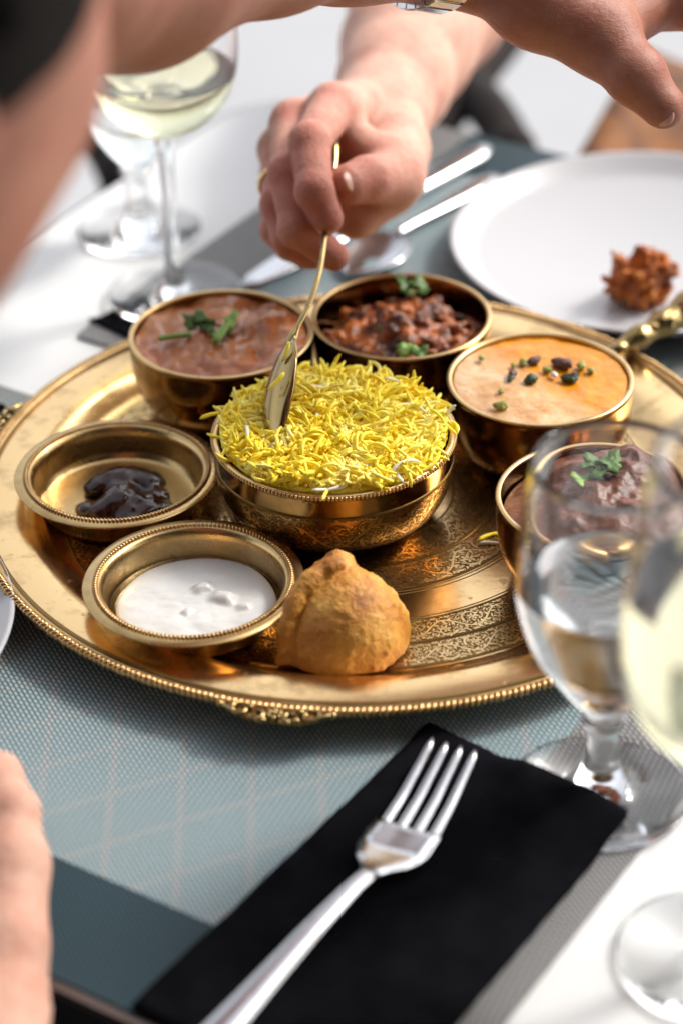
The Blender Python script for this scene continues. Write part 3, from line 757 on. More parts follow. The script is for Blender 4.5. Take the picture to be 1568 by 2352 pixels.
# dark fried curry: lumps in one mass
rng = random.Random(11)
S = SDF((-0.042, -0.042, -0.014), (0.042, 0.042, 0.02), 0.0011)
v0 = []
for k in range(190):
    a = rng.uniform(0, 6.28); r_ = 0.034 * math.sqrt(rng.random()); x, y = r_ * math.cos(a), r_ * math.sin(a)
    zc = -0.003 + 0.009 * (1 - (r_ / 0.036) ** 2) * (1 if x > -0.01 else 0.35) + rng.uniform(-0.003, 0.003); L = rng.uniform(0.002, 0.010); b_ = rng.uniform(0, 3.14)
    S.cone((x - L * math.cos(b_), y - L * math.sin(b_), zc + rng.uniform(-0.002, 0.002)), (x + L * math.cos(b_), y + L * math.sin(b_), zc + rng.uniform(-0.003, 0.003)), *((rng.uniform(0.0030, 0.0062), rng.uniform(0.0022, 0.0045)) if k % 4 == 0 else (rng.uniform(0.0008, 0.0028), rng.uniform(0.0005, 0.0018))), 0.0022)
S.ell((0, 0, -0.008), (0.036, 0.036, 0.006), k=0.002)
v, F = S.mesh(); v = relax(v, F, 1)
v = np.array([p + 0.0010 * np.array(mnoise.noise_vector(Vector(p * 330))) for p in v])
o = mk_np('fried_curry', v, F, 'dark_curry'); o.location = in_bowl(C_DARK, HB - 0.012); tag(o, 'dark chunky fried curry with orange onions in the back bowl', 'curry')
# meat curry heaped
def hm(x, y):
    r_ = math.hypot(x, y); m_ = max(0, 1 - (r_ / 0.0395) ** 2)
    return 0.0015 + 0.008 * m_ * (0.5 + 0.9 * min(1, max(0, (x + 0.034) / 0.03))) + 0.0034 * fbm(x * 75, y * 75, 2) * min(1, m_ * 2.2) * min(1, max(0.15, (x + 0.036) / 0.02)) + 0.009 * math.exp(-(((x - 0.018) ** 2 + (y - 0.022) ** 2) / 0.00016)) - 0.006 * max(0, min(1, (-x - 0.021) / 0.006))
v, f = disc_field(0.0405, hm, 52, 120); tag(mk('meat_curry', v, f, 'meat_gravy', None, True, in_bowl(C_MEAT, HB - 0.0050)), 'dark brown meat curry seen through the water goblet', 'curry')

# yogurt and chutney
def pool(name, c, R0, z, hfun, mat, label, cat):
    v = [(0, 0, hfun(0, 0))]; f = []; nr, seg = 64, 150
    rad = [R0 * (1 + 0.05 * mnoise.noise((math.cos(6.2832 * k / seg) * 1.3, math.sin(6.2832 * k / seg) * 1.3, z * 50))) for k in range(seg)]
    for i in range(1, nr + 1):
        u = i / nr
        for k in range(seg):
            a = 2 * math.pi * k / seg; x, y = rad[k] * u * math.cos(a), rad[k] * u * math.sin(a); e = math.sqrt(max(0, 1 - u ** 8)); v.append((x, y, hfun(x, y) * e - 0.0006 * (1 - e)))
    for k in range(seg): f.append((0, 1 + k, 1 + (k + 1) % seg))
    for i in range(nr - 1):
        for k in range(seg): k2 = (k + 1) % seg; a = 1 + i * seg; f.append((a + k, a + seg + k, a + seg + k2, a + k2))
    return tag(mk(name, v, f, mat, None, True, (c[0], c[1], ZF + z)), label, cat)
YC = (C_RAI[0] + 0.0015, C_RAI[1] - 0.001)
LUMPS = [(A(465, 1352, ZF + 0.0080)[:2] - np.array(YC), 0.0042, 0.5), (A(512, 1372, ZF + 0.0080)[:2] - np.array(YC), 0.0052, -0.35), (A(560, 1392, ZF + 0.008)[:2] - np.array(YC), 0.0030, 0.2), (A(430, 1405, ZF + 0.008)[:2] - np.array(YC), 0.0026, 0.9)]
def hy(x, y):
    z = 0.0016 + 0.0011 * fbm(x * 38, y * 60, 4, 4) * (1 if y < 0.008 else 0.35) + 0.0005 * math.sin(420 * math.hypot(x - 0.006, y + 0.012)) * math.exp(-((x - 0.006) ** 2 + (y + 0.012) ** 2) / 0.00018)
    for (c_, s_, a_) in LUMPS:
        dx, dy = x - c_[0], y - c_[1]; u, w_ = (dx * math.cos(a_) + dy * math.sin(a_)) / s_, (-dx * math.sin(a_) + dy * math.cos(a_)) / (s_ * 0.75); q_ = (abs(u) ** 3.5 + abs(w_) ** 3.5)
        z += 0.62 * s_ * math.exp(-q_ * 1.1) * (1 + 0.25 * u)
    return z
pool('yogurt', YC, 0.0346, 0.0060, hy, 'yogurt', 'white yogurt with cucumber lumps in the front brass dish', 'yogurt')
S = SDF((-0.03, -0.03, -0.004), (0.03, 0.03, 0.016), 0.0008)
for px, py, r_, zc in ((215, 1115, 0.0050, 0.002), (200, 1160, 0.0058, 0.0015), (250, 1105, 0.0075, 0.003), (290, 1100, 0.0085, 0.0035), (340, 1105, 0.0080, 0.003), (360, 1140, 0.007, 0.002), (380, 1165, 0.0055, 0.0015), (330, 1165, 0.0080, 0.003), (280, 1150, 0.0100, 0.004), (240, 1170, 0.0065, 0.0025), (300, 1185, 0.006, 0.002)):
    q = A(px, py, ZF + 0.006) - np.array([C_CHU[0], C_CHU[1] - 0.006, 0]); S.ell((q[0], q[1], zc), (r_, r_, r_ * 0.62), k=0.0045)
v, F = S.mesh(); v = relax(v, F, 2); v = np.array([p + 0.0009 * np.array(mnoise.noise_vector(Vector(p * 190))) for p in v])
o = mk_np('chutney', v, F, 'chutney'); o.location = (C_CHU[0], C_CHU[1] - 0.006, ZF + 0.0022); tag(o, 'glossy black tamarind chutney in the left brass dish', 'chutney')

# rice: loose grains over a mound
def grain(L, r_, bend, seg=6, n=5):
    pts = [(L * (k / (n - 1) - 0.5), bend * L * (1 - (2 * k / (n - 1) - 1) ** 2), 0) for k in range(n)]
    rad = [r_ * 0.35] + [r_ * (0.92 + 0.08 * math.sin(k)) for k in range(1, n - 1)] + [r_ * 0.35]
    return tube(pts, rad, seg)
protos = []
rng = random.Random(2)
for k in range(14): v, f = grain(rng.uniform(0.0095, 0.0160), rng.uniform(0.00082, 0.00104), rng.choice([0.02, 0.05, 0.08, 0.12, 0.2, 0.3, 0.42]), 6, 8); protos.append((np.array(v), f))
def rice_h(x, y):
    r_ = math.hypot(x, y); u = r_ / 0.051
    return 0.0085 * (1 - u ** 2.4) + 0.0022 * fbm(x * 60, y * 60, 1, 2) * (1 - u ** 4) - 0.0035 * math.exp(-((x + 0.031) ** 2 + (y - 0.010) ** 2) / 0.00008)
ZR = ZF + RH - 0.0006
def rot_rand(rg, tilt):
    a = rg.uniform(0, 6.283); b_ = rg.gauss(0, tilt); c = rg.uniform(0, 6.283)
    return np.array(Matrix.Rotation(a, 3, 'Z') @ Matrix.Rotation(b_, 3, 'Y') @ Matrix.Rotation(c, 3, 'X'))
mbY, mbW = MB(), MB()
for k in range(2900):
    a = rng.uniform(0, 6.283); r_ = 0.0515 * math.sqrt(rng.random()); x, y = r_ * math.cos(a), r_ * math.sin(a)
    z = rice_h(x, y) + rng.uniform(-0.0008, 0.0030)
    v, f = protos[rng.randrange(14)]; q = v @ rot_rand(rng, 0.36).T + np.array([x, y, z])
    rq = np.hypot(q[:, 0], q[:, 1]).max()
    if rq > 0.0508 and rng.random() > 0.10:      # slide the outermost grains back inside the rim
        q[:, :2] -= np.array([x, y]) / r_ * (rq - 0.0508)
    elif rq > 0.0508: q[:, 2] += 0.0012
    if r_ > 0.042: q[:, 2] += max(0.0, -0.0004 - q[:, 2].min())
    (mbW if rng.random() < 0.02 else mbY).add(q, f)
riceo = empty('yellow_rice', (C_RICE[0], C_RICE[1], ZR)); tag(riceo, 'heap of yellow saffron rice in the engraved bowl', 'rice')
tag(mbY.build('yellow_grains', 'rice', riceo), kind='stuff'); tag(mbW.build('white_grains', 'rice_white', riceo), kind='stuff')
v, f = disc_field(0.0505, lambda x, y: rice_h(x, y) + 0.0002 + 0.0007 * fbm(x * 420, y * 420, 3, 2), 70, 160); mk('rice_mound', v, f, 'rice', riceo)
def single_grain(p, L, an, tilt, bend, mat, label, group=None):
    v, f = grain(L, 0.00095, bend, 8, 7); v = np.array(v) @ np.array(Matrix.Rotation(an, 3, 'Z') @ Matrix.Rotation(tilt, 3, 'Y')).T
    o = mk('rice_grain', v, f, mat, None, True, tuple(p)); return tag(o, label, 'rice grain', group)
single_grain(A(488, 955, ZR + 0.003), 0.0115, 0.25, -0.1, 0.12, 'rice', 'yellow rice grain sticking out over the left rim of the rice bowl')
single_grain(A(1125, 1232, 0.0098), 0.0130, 0.45, 0, 0.10, 'rice', 'yellow rice grain lying on the engraved tray by the right bowl', 'spilled rice grains on the tray')
single_grain(A(1128, 1250, 0.0098), 0.0120, -0.15, 0, 0.10, 'rice_white', 'white rice grain lying on the engraved tray by the right bowl', 'spilled rice grains on the tray')
for i, (px, py, rr_, lab) in enumerate(((1052, 1532, 0.0022, 'yellow crumb on the tray right of the samosa'), (1040, 1538, 0.0016, 'tiny brown crumb on the tray right of the samosa'))):
    p = A(px, py, 0.0106); v, f = uvsphere((0, 0, 0), rr_, 8, 6, (1.5, 1, 0.6)); v = np.array([q * (1 + 0.3 * mnoise.noise(Vector(q * 900))) for q in v])
    tag(mk('pastry_crumb', v, f, 'samosa', None, True, (p[0], p[1], 0.0098)), lab, 'crumb', 'pastry crumbs on the tray')

# nuts on the korma
rng = random.Random(9)
nuts = [(1175, 858, 0.0038, 'nut_purple', 'dark nut piece with purple skin'), (1172, 868, 0.0030, 'nut_green', 'dark nut piece beside the purple one'), (1220, 872, 0.0046, 'nut_green', 'dark green nut sliver'), (1290, 835, 0.0054, 'nut_purple', 'largest purple skinned nut piece'),
        (1310, 868, 0.0050, 'nut_green', 'dark green nut wedge'), (1335, 840, 0.0036, 'pistachio', 'pale green pistachio chip'), (1255, 848, 0.0030, 'pistachio', 'yellow green pistachio chip'), (1225, 828, 0.0042, 'nut_purple', 'long brown nut shaving'), (1200, 832, 0.0030, 'pistachio', 'small green pistachio chip'),
        (1105, 823, 0.0026, 'pistachio', 'lone olive crumb of nut on the far left'), (1148, 932, 0.0042, 'pistachio', 'olive pistachio chunk near the front rim'), (1150, 895, 0.0024, 'pistachio', 'tiny pale pistachio bit'), (1272, 860, 0.0026, 'rice_white', 'cream nut chip in the middle'), (1180, 838, 0.0022, 'pistachio', 'tiny olive pistachio bit'), (1355, 850, 0.0026, 'pistachio', 'pale chip at the right end of the nuts')]
for px, py, s_, mt, lab in nuts:
    p = A(px, py, ZF + HB); v, f = uvsphere((0, 0, 0), s_ * 0.85, 9, 7, (1.0, 0.72, 0.55)); v = np.array([q * (1 + 0.55 * mnoise.noise(Vector(q * 330) + Vector((px, py, 0)))) for q in v])
    tag(mk('nut_piece', v, f, mt, None, False, (p[0], p[1], ZF + HB - 0.0008 + s_ * 0.22), rng.uniform(0, 3)), lab + ' on the orange cream curry', 'nut', 'chopped nuts on the orange cream curry')

# coriander
def leaf_mesh(L, lobes=3, seed=0, curl=0.25):
    rg = random.Random(seed); n = 36; top = []
    for k in range(n):
        a = 2 * math.pi * k / n
        r_ = L * (0.42 + 0.34 * abs(math.cos(a * lobes / 2)) ** 0.8 + 0.06 * math.cos(a * 9 + seed) + rg.uniform(-0.02, 0.02)); x, y = r_ * math.cos(a), r_ * math.sin(a)
        top.append((x, y, curl * (x * x * 1.0 - y * y * 0.7) / L + 0.12 * L * math.sin(3 * a + seed)))
    v = [(0, 0, 0)] + [(x * 0.55, y * 0.55, z * 0.3 + 0.0004) for x, y, z in top] + top; nv = len(v)
    v = v + [(x, y, z - 0.00035) for x, y, z in v]; f = []
    for o_, fl in ((0, 1), (nv, -1)):
        for k in range(n):
            k2 = (k + 1) % n
            t_ = [(o_, o_ + 1 + k, o_ + 1 + k2), (o_ + 1 + k, o_ + 1 + n + k, o_ + 1 + n + k2, o_ + 1 + k2)]
            f += [q[::fl] for q in t_]
    for k in range(n): k2 = (k + 1) % n; f.append((1 + n + k, nv + 1 + n + k, nv + 1 + n + k2, 1 + n + k2))
    return v, f
def sprig(base, leaves, stems, label):
    """leaves: (px,py,z,L,rz,tiltx,tilty,mat); stems: (list of (px,py,z), radius)"""
    o = empty('coriander_sprig', tuple(base)); tag(o, label, 'herb', 'coriander garnish on the curries')
    for i, (px, py, z, L, rz, tx, ty, mt) in enumerate(leaves):
        p = A(px, py, z) - np.array(base); v, f = leaf_mesh(L, 3, i + int(px), 0.35)
        q = mk('leaf', v, f, mt, o, True, tuple(p)); q.rotation_euler = (tx, ty, rz)
    for pts, r_ in stems:
        path = catmull([A(*p) - np.array(base) for p in pts], 4); mk('stem', *tube(path, r_, 7), 'leaf_pale', o)
    return o
zt = ZF + HB + 0.0012
sprig(A(470, 770, zt), [(440, 735, zt + 0.003, 0.0082, 0.6, 0.5, 0.3, 'leaf'), (462, 728, zt + 0.004, 0.0065, 2.0, 0.4, -0.3, 'leaf'), (487, 752, zt + 0.002, 0.0058, 2.6, 0.1, 0.4, 'leaf'), (475, 742, zt + 0.002, 0.006, 4, -.2, 0.4, 'leaf'), (530, 738, zt + 0.004, 0.0055, 0.9, 0.8, 0.1, 'leaf_pale'), (497, 770, zt + 0.002, 0.0050, 1.0, 0.2, 0.2, 'leaf_pale'), (525, 760, zt + 0.001, 0.0055, 1.4, 0.3, 0.2, 'leaf')],
      [([(365, 778, zt), (405, 772, zt + 0.0006), (440, 768, zt + 0.001)], 0.0014), ([(495, 785, zt + 0.001), (515, 755, zt + 0.003), (540, 718, zt + 0.004)], 0.0020)], 'coriander leaves and pale stems on the brown gravy')
zd = ZF + HB - 0.004
sprig(A(945, 665, zd), [(930, 655, zd + 0.004, 0.0070, 0.4, 0.4, 0.3, 'leaf'), (960, 650, zd + 0.005, 0.0066, 1.4, 0.3, -0.2, 'leaf'), (945, 672, zd + 0.003, 0.0066, 2.4, 0.5, 0.2, 'leaf'), (970, 668, zd + 0.004, 0.0052, 3.0, 0.2, 0.2, 'leaf'), (918, 640, zd + 0.005, 0.0040, 0.2, 0.6, 0, 'leaf')],
      [([(935, 690, zd), (942, 665, zd + 0.005)], 0.0009)], 'bright green coriander bunch at the back of the dark curry')
sprig(A(878, 758, zd - 0.003), [(880, 756, zd, 0.0052, 0.3, 0.2, 0.2, 'leaf'), (868, 760, zd - 0.001, 0.0036, 1.4, 0.1, 0.1, 'leaf')], [], 'small coriander leaf in the middle of the dark curry')
sprig(A(948, 805, zd - 0.002), [(935, 802, zd + 0.001, 0.0072, -0.3, 0.3, 0.1, 'leaf_pale'), (962, 808, zd + 0.001, 0.0062, 0.7, 0.2, -0.1, 'leaf')], [([(912, 795, zd), (945, 806, zd + 0.001)], 0.0008)], 'pale coriander leaf near the front rim of the dark curry')
zm = ZF + HB + 0.008
sprig(A(1370, 1075, zm), [(1365, 1060, zm + 0.003, 0.0095, 0.2, 0.2, 0.1, 'leaf'), (1400, 1058, zm + 0.004, 0.0085, 0.9, 0.2, -0.1, 'leaf'), (1378, 1080, zm + 0.002, 0.0085, 2.0, 0.1, 0.2, 'leaf'), (1345, 1066, zm + 0.003, 0.006, 1.5, 0.1, 0.2, 'leaf'), (1330, 1098, zm, 0.0078, 0.5, 0.2, 0.2, 'leaf_pale')],
      [([(1345, 1095, zm), (1375, 1070, zm + 0.003)], 0.0009)], 'coriander leaves on the meat curry behind the goblet')

# ------------------------------------------------------------------ samosa
B0 = P(785, 1455, 1.008); RT = RIGHT; NR = -Fa; UPV = np.array([0, 0, 1.0])
def sx(px, py, dd=0.0): return P(px, py, 1.006 + dd) 
S = SDF(B0 + np.array([-0.055, -0.045, -0.04]), B0 + np.array([0.045, 0.05, 0.055]), 0.0011)
S.ell(sx(800, 1445, 0.006), (0.0240, 0.024, 0.0262), k=0.004)
S.ell(sx(828, 1475, 0.010), (0.0190, 0.020, 0.0235), k=0.005)
S.cone(sx(830, 1380, 0.008), sx(885, 1430, 0.010), 0.0075, 0.0085, 0.006)
S.ell(sx(765, 1510, 0.008), (0.0205, 0.020, 0.0225), k=0.005)
S.cone(sx(792, 1392, 0.006), sx(783, 1335, 0.008), 0.0175, 0.0085, 0.005)
S.cone(sx(780, 1330, 0.003), sx(774, 1286, 0.004), 0.0058, 0.0044, 0.0025)
rp = [sx(772, 1296, -0.002), sx(735, 1316, -0.004), sx(695, 1350, -0.006), sx(668, 1400, -0.006), sx(657, 1460, -0.004), sx(652, 1525, 0.000), sx(622, 1556, 0.006)]
cp_ = catmull(rp, 4)
S.chain(cp_, [0.0034 + 0.0005 * math.sin(i * 1.3) for i in range(len(cp_))], 0.0012)
S.chain(catmull([p + Fa * 0.009 + RIGHT * 0.003 for p in rp], 3), [0.0052] * (3 * 6 + 1), 0.002)
S.cone(sx(655, 1540, 0.012), sx(612, 1552, 0.014), 0.0080, 0.0062, 0.003)
S.plane_cut(0.0098)
v, F = S.mesh(); v = relax(v, F, 1)
v = np.array([p + np.array(mnoise.noise_vector(Vector(p * 60))) * 0.0009 + np.array(mnoise.noise_vector(Vector(p * 300))) * 0.00015 for p in v])
nrm = np.zeros_like(v); fnm = np.cross(v[F[:, 2]] - v[F[:, 0]], v[F[:, 3]] - v[F[:, 1]])
for k in range(4): np.add.at(nrm, F[:, k], fnm)
nrm /= np.linalg.norm(nrm, axis=1)[:, None] + 1e-12
rgs = random.Random(77); bl = np.zeros(len(v))
for k in range(800):       # blisters of the fried crust
    c = v[rgs.randrange(len(v))]; r_ = rgs.uniform(0.0006, 0.0013); bl += (0.42 * r_ if rgs.random() < 0.85 else -0.2 * r_) * np.exp(-((v - c) ** 2).sum(1) / r_ ** 2)
v = v + nrm * np.clip(bl, -0.0012, 0.0014)[:, None]
v[:, 2] = np.maximum(v[:, 2], 0.0096)
o = mk_np('samosa', v, F, 'samosa'); tag(o, 'golden brown fried samosa leaning on the front edge of the tray', 'samosa')

# ------------------------------------------------------------------ plates and the fried piece
def plate(c, Rr, label):
    pr = [(0, 0.0), (Rr * 0.6, 0.0), (Rr * 0.62, 0.0015), (Rr * 0.85, 0.004), (Rr * 0.98, 0.0135), (Rr, 0.0150), (Rr * 0.993, 0.0160), (Rr * 0.975, 0.0150), (Rr * 0.90, 0.0085), (Rr * 0.84, 0.0062), (0, 0.0055)]
    v, f = lathe(pr, 128); return tag(mk('white_plate', v, f, 'porcelain', None, True, (c[0], c[1], 0.0019)), label, 'plate')
plate((0.161, 0.234), 0.108, 'white plate behind the tray with one fried piece on it')
plate((-0.2545, -0.105), 0.106, 'white plate cut off by the left edge of the picture')
pc = A(1465, 690, 0.0075)
S = SDF((-0.032, -0.03, -0.002), (0.032, 0.03, 0.042), 0.0012); rng = random.Random(31)
S.ell((0, 0, 0.010), (0.0135, 0.012, 0.0105), k=0.003)
for k in range(95):
    a = rng.uniform(0, 6.28); u = rng.uniform(-0.9, 1.0); rr_ = rng.uniform(0.85, 1.22)
    c = np.array([0.0140 * math.cos(a) * math.sqrt(1 - u * u * 0.6) * rr_, 0.0125 * math.sin(a) * math.sqrt(1 - u * u * 0.6) * rr_, 0.0125 + 0.0115 * u * rr_])
    dv = np.array([rng.uniform(-1, 1), rng.uniform(-1, 1), rng.uniform(-0.8, 0.8)]) * rng.uniform(0.001, 0.005); S.cone(c - dv, c + dv, rng.uniform(0.0008, 0.0028), rng.uniform(0.0006, 0.0022), 0.0008)
S.cone((0.000, 0.002, 0.018), (0.002, 0.002, 0.0265), 0.0075, 0.0048, 0.002); S.cone((-0.009, 0, 0.014), (-0.0105, 0, 0.020), 0.006, 0.004, 0.002); S.cone((0.010, 0, 0.014), (0.0125, 0, 0.0185), 0.0055, 0.003, 0.002)
S.plane_cut(0.0003); v, F = S.mesh(); v = np.array([p + 0.0022 * np.array(mnoise.noise_vector(Vector(p * 110))) + 0.0009 * np.array(mnoise.noise_vector(Vector(p * 300))) for p in v]); v[:, 2] = np.maximum(v[:, 2], 0.0)
o = mk_np('onion_fritter', v, F, 'bhaji'); o.location = (pc[0], pc[1], 0.0076); tag(o, 'crisp orange brown onion fritter on the white plate', 'fritter')

# ------------------------------------------------------------------ napkins and cutlery
def foot_h(x, y):      # height of the goblet's foot, over which the napkin lies
    r_ = math.hypot(x - GOB[0], y - GOB[1]); return float(np.interp(r_, [0.007, 0.0125, 0.022, 0.033, 0.0345, 0.043], [0.0056, 0.0050, 0.0034, 0.0031, 0.0020, 0.0]))
GOB = A(1385, 1822, 0.002) - np.array([0.0015, 0, 0])
def napkin(corners, z, label, layers=4, over=False):
    c = np.array([np.append(np.asarray(p)[:2], 0) for p in corners]); nx, ny = 26, 44; o = empty('black_napkin'); ctr = c.mean(0); o.location = (ctr[0], ctr[1], z)
    tag(o, label, 'napkin')
    for l in range(layers):
        v = []; f = []; ins = 0.0012 * l * (1 if l % 2 else -0.4); th = 0.0005
        for s_ in (0, 1):
            for i in range(nx):
                for j in range(ny):
                    u, w_ = i / (nx - 1), j / (ny - 1)
                    p = (c[0] * (1 - u) + c[1] * u) * (1 - w_) + (c[3] * (1 - u) + c[2] * u) * w_ - ctr
                    e = min(u, 1 - u, w_, 1 - w_)
                    p = p * (1 - ins * 0.05 / 0.05 * 8 * 0.1) + np.array([0.0007 * mnoise.noise((w_ * 8, l, 1)), 0.0009 * mnoise.noise((u * 9, l, 4)), 0]) * (1 if e < 0.03 else 0)
                    zz = 0.0003 + l * 0.00085 + (0 if s_ else -th) + 0.0011 * (l / (layers - 1)) * max(0, fbm(u * 3 + l, w_ * 5, l * 2, 2)) + (0.0016 * (l / (layers - 1)) * math.exp(-((w_ - 0.03) / 0.03) ** 2))
                    v.append((p[0], p[1], zz + (foot_h(p[0] + ctr[0], p[1] + ctr[1]) if over else 0)))
        N = nx * ny
        for i in range(nx - 1):
            for j in range(ny - 1):
                a = i * ny + j; q = (a, a + ny, a + ny + 1, a + 1); f.append(q[::-1]); f.append(tuple(N + k for k in q))
        bd = [i * ny for i in range(nx)] + [(nx - 1) * ny + j for j in range(1, ny)] + [i * ny + ny - 1 for i in range(nx - 2, -1, -1)] + [j for j in range(ny - 2, 0, -1)]
        for k in range(len(bd)): a, b_ = bd[k], bd[(k + 1) % len(bd)]; f.append((a, b_, N + b_, N + a))
        mk('folded_layer', v, f, 'napkin', o)
    return o
napkin([T2(0.112, -0.1275), T2(0.207, -0.1395), T2(0.2025, -0.322), T2(0.103, -0.318)], 0.0024, 'folded black paper napkin under the steel fork', 4, True)
napkin([A(205, 745)[:2], A(300, 790)[:2], A(420, 730)[:2], A(330, 690)[:2]], 0.0008, 'black napkin corner under the far wine glass foot and tray', 2)
napkin([A(-160, 925)[:2], A(10, 940)[:2], A(70, 1000)[:2], A(-120, 1040)[:2]], 0.0008, 'black napkin peeking out left of the tray rim', 2)

def ribbon(path, widths, th, up, name, mat, parent, crown=0.0):
    """blade of varying width along a path; up = list of normals"""
    path = np.array(path, float); T = np.gradient(path, axis=0); T /= np.linalg.norm(T, axis=1)[:, None]
    v = []; f = []; m_ = 7
    for i in range(len(path)):
        n_ = np.array(up, float); n_ = n_ - T[i] * (n_ @ T[i]); n_ /= np.linalg.norm(n_); s_ = np.cross(T[i], n_)
        hw = widths[i] / 2; ring = []
        for k in range(m_): u = -1 + 2 * k / (m_ - 1); ring.append(path[i] + s_ * hw * u + n_ * (th[i] / 2 * (1 - 0.75 * abs(u) ** 3) + crown * hw * u * u))
        for k in range(m_ - 1, -1, -1): u = -1 + 2 * k / (m_ - 1); ring.append(path[i] + s_ * hw * u + n_ * (-th[i] / 2 * (1 - 0.75 * abs(u) ** 3) + crown * hw * u * u))
        v += ring
    q = 2 * m_
    for i in range(len(path) - 1):
        for k in range(q): k2 = (k + 1) % q; f.append((i * q + k, i * q + k2, (i + 1) * q + k2, (i + 1) * q + k))
    f.append(tuple(range(q - 1, -1, -1))); f.append(tuple((len(path) - 1) * q + k for k in range(q)))
    return mk(name, v, f, mat, parent)
# fork: tips -> neck -> handle
fk = empty('steel_fork', (0, 0, 0)); tag(fk, 'steel dinner fork lying tines up on the black napkin', 'fork')
ft = A(1042, 1712, 0.016); fn = A(850, 2015, 0.012); fe = A(530, 2352, 0.008)
fdir = (fn - ft); fdir[2] = 0; fL = np.linalg.norm(fdir); fdir /= fL; fside = np.cross([0, 0, 1], fdir); fside /= np.linalg.norm(fside)
def fp(s_, l, z): return np.array([ft[0], ft[1], 0]) + fdir * s_ + fside * l + np.array([0, 0, z])
def fz(s_):   # height of the fork's spine above the table
    u = s_ / fL
    return np.interp(u, [0, 0.15, 0.35, 0.55, 0.75, 0.9, 1.0, 1.15, 1.5, 2.6], [0.0165, 0.0128, 0.0088, 0.0072, 0.0078, 0.0112, 0.0142, 0.0150, 0.0132, 0.0085])
for k in range(4):
    l0 = (k - 1.5) * 0.0066; pts = []; wd = []; th = []
    for s_ in np.linspace(0, 0.62 * fL, 16):
        u = s_ / (0.62 * fL); pts.append(fp(s_, l0 * (0.92 + 0.10 * u), fz(s_))); wd.append(0.0022 + 0.0023 * u ** 0.6); th.append(0.0016 + 0.0008 * u)
    wd[0] = 0.0010; th[0] = 0.0009
    ribbon(pts, wd, th, (0, 0, 1), 'tine', 'steel', fk)
pts = []; wd = []; th = []
for s_ in np.linspace(0.56 * fL, 1.02 * fL, 18):
    u = (s_ - 0.56 * fL) / (0.46 * fL); pts.append(fp(s_, 0, fz(s_))); wd.append(np.interp(u, [0, 0.3, 0.5, 0.7, 0.85, 1], [0.0268, 0.0272, 0.0260, 0.0205, 0.0110, 0.0070])); th.append(0.0022 + 0.0012 * u)
ribbon(pts, wd, th, (0, 0, 1), 'fork_head', 'steel', fk, 0.12)
pts = []; wd = []; th = []; hd = fe - fn; hd[2] = 0; hd /= np.linalg.norm(hd)
pst = fp(0.97 * fL, 0, fz(0.97 * fL))
for k, s_ in enumerate(np.linspace(0, 0.13, 22)):
    u = s_ / 0.13; dvec = fdir * (1 - min(1, u * 6)) + hd * min(1, u * 6); p = pst + hd * s_; p[2] = np.interp(u, [0, 0.1, 0.3, 0.6, 1], [0.0140, 0.0150, 0.0140, 0.0105, 0.0068]); pts.append(p)
    wd.append(np.interp(u, [0, 0.1, 0.5, 0.9, 1], [0.0072, 0.0070, 0.0105, 0.0160, 0.0120])); th.append(0.0036)
ribbon(pts, wd, th, (0, 0, 1), 'handle', 'steel', fk)
# knife behind the tray
kn = empty('table_knife'); tag(kn, 'steel table knife lying behind the tray under the hand', 'knife')
ka, kb = A(556, 656, 0.004), A(1112, 342, 0.006); kd = kb - ka; kL = np.linalg.norm(kd)
pts = [ka + kd * u for u in np.linspace(0, 0.56, 14)]; ribbon(pts, [np.interp(u, [0, 0.06, 0.25, 1], [0.003, 0.012, 0.019, 0.018]) for u in np.linspace(0, 1, 14)], [0.0016] * 14, (0, 0, 1), 'blade', 'steel', kn)
pts = [ka + kd * u for u in np.linspace(0.55, 1.0, 14)]; ribbon(pts, [np.interp(u, [0, 0.1, 0.9, 1], [0.009, 0.012, 0.0165, 0.011]) for u in np.linspace(0, 1, 14)], [0.006] * 14, (0, 0, 1), 'handle', 'steel', kn)
def spoon_mesh(base, tip, wdir, neck, mat, parent, Wd=0.019, dp=0.007):
    ax = tip - base; L = np.linalg.norm(ax); ax = ax / L; wdir = wdir - ax * (wdir @ ax); wdir /= np.linalg.norm(wdir); nn = np.cross(ax, wdir); v = []; f = []; n, m_ = 22, 13
    for side in (0, 1):
        for i in range(n):
            u = i / (n - 1); hw = Wd * (math.sin(math.pi * min(1, 0.03 + u * 0.97) ** 0.85)) ** 0.62 + 0.0012 * (1 - u)
            for k in range(m_):
                q = -1 + 2 * k / (m_ - 1); dd = dp * (1 - q * q) * math.sin(math.pi * u) ** 0.7
                v.append(base + ax * L * u + wdir * hw * q - nn * (dd + side * 0.0011))
    N = n * m_
    for i in range(n - 1):
        for k in range(m_ - 1):
            a = i * m_ + k; q = (a, a + m_, a + m_ + 1, a + 1); f.append(q); f.append(tuple(N + x for x in q[::-1]))
    bd = [i * m_ for i in range(n)] + [(n - 1) * m_ + k for k in range(1, m_)] + [i * m_ + m_ - 1 for i in range(n - 2, -1, -1)] + [k for k in range(m_ - 2, 0, -1)]
    for k in range(len(bd)): a, b_ = bd[k], bd[(k + 1) % len(bd)]; f.append((a, b_, N + b_, N + a))
    return mk('bowl', v, f, mat, parent)
ts = empty('table_spoon'); tag(ts, 'steel spoon lying between the knife and the white plate', 'spoon')
sa, sb, se = A(800, 628, 0.007), A(905, 535, 0.008), A(1135, 405, 0.006)
spoon_mesh(sb, sa, np.cross((sb - sa), [0, 0, 1]), None, 'steel', ts, 0.017, 0.006)
ribbon([sb + (se - sb) * u for u in np.linspace(-0.02, 1, 14)], [np.interp(u, [0, 0.2, 0.9, 1], [0.006, 0.006, 0.014, 0.010]) for u in np.linspace(0, 1, 14)], [0.003] * 14, (0, 0, 1), 'handle', 'steel', ts)

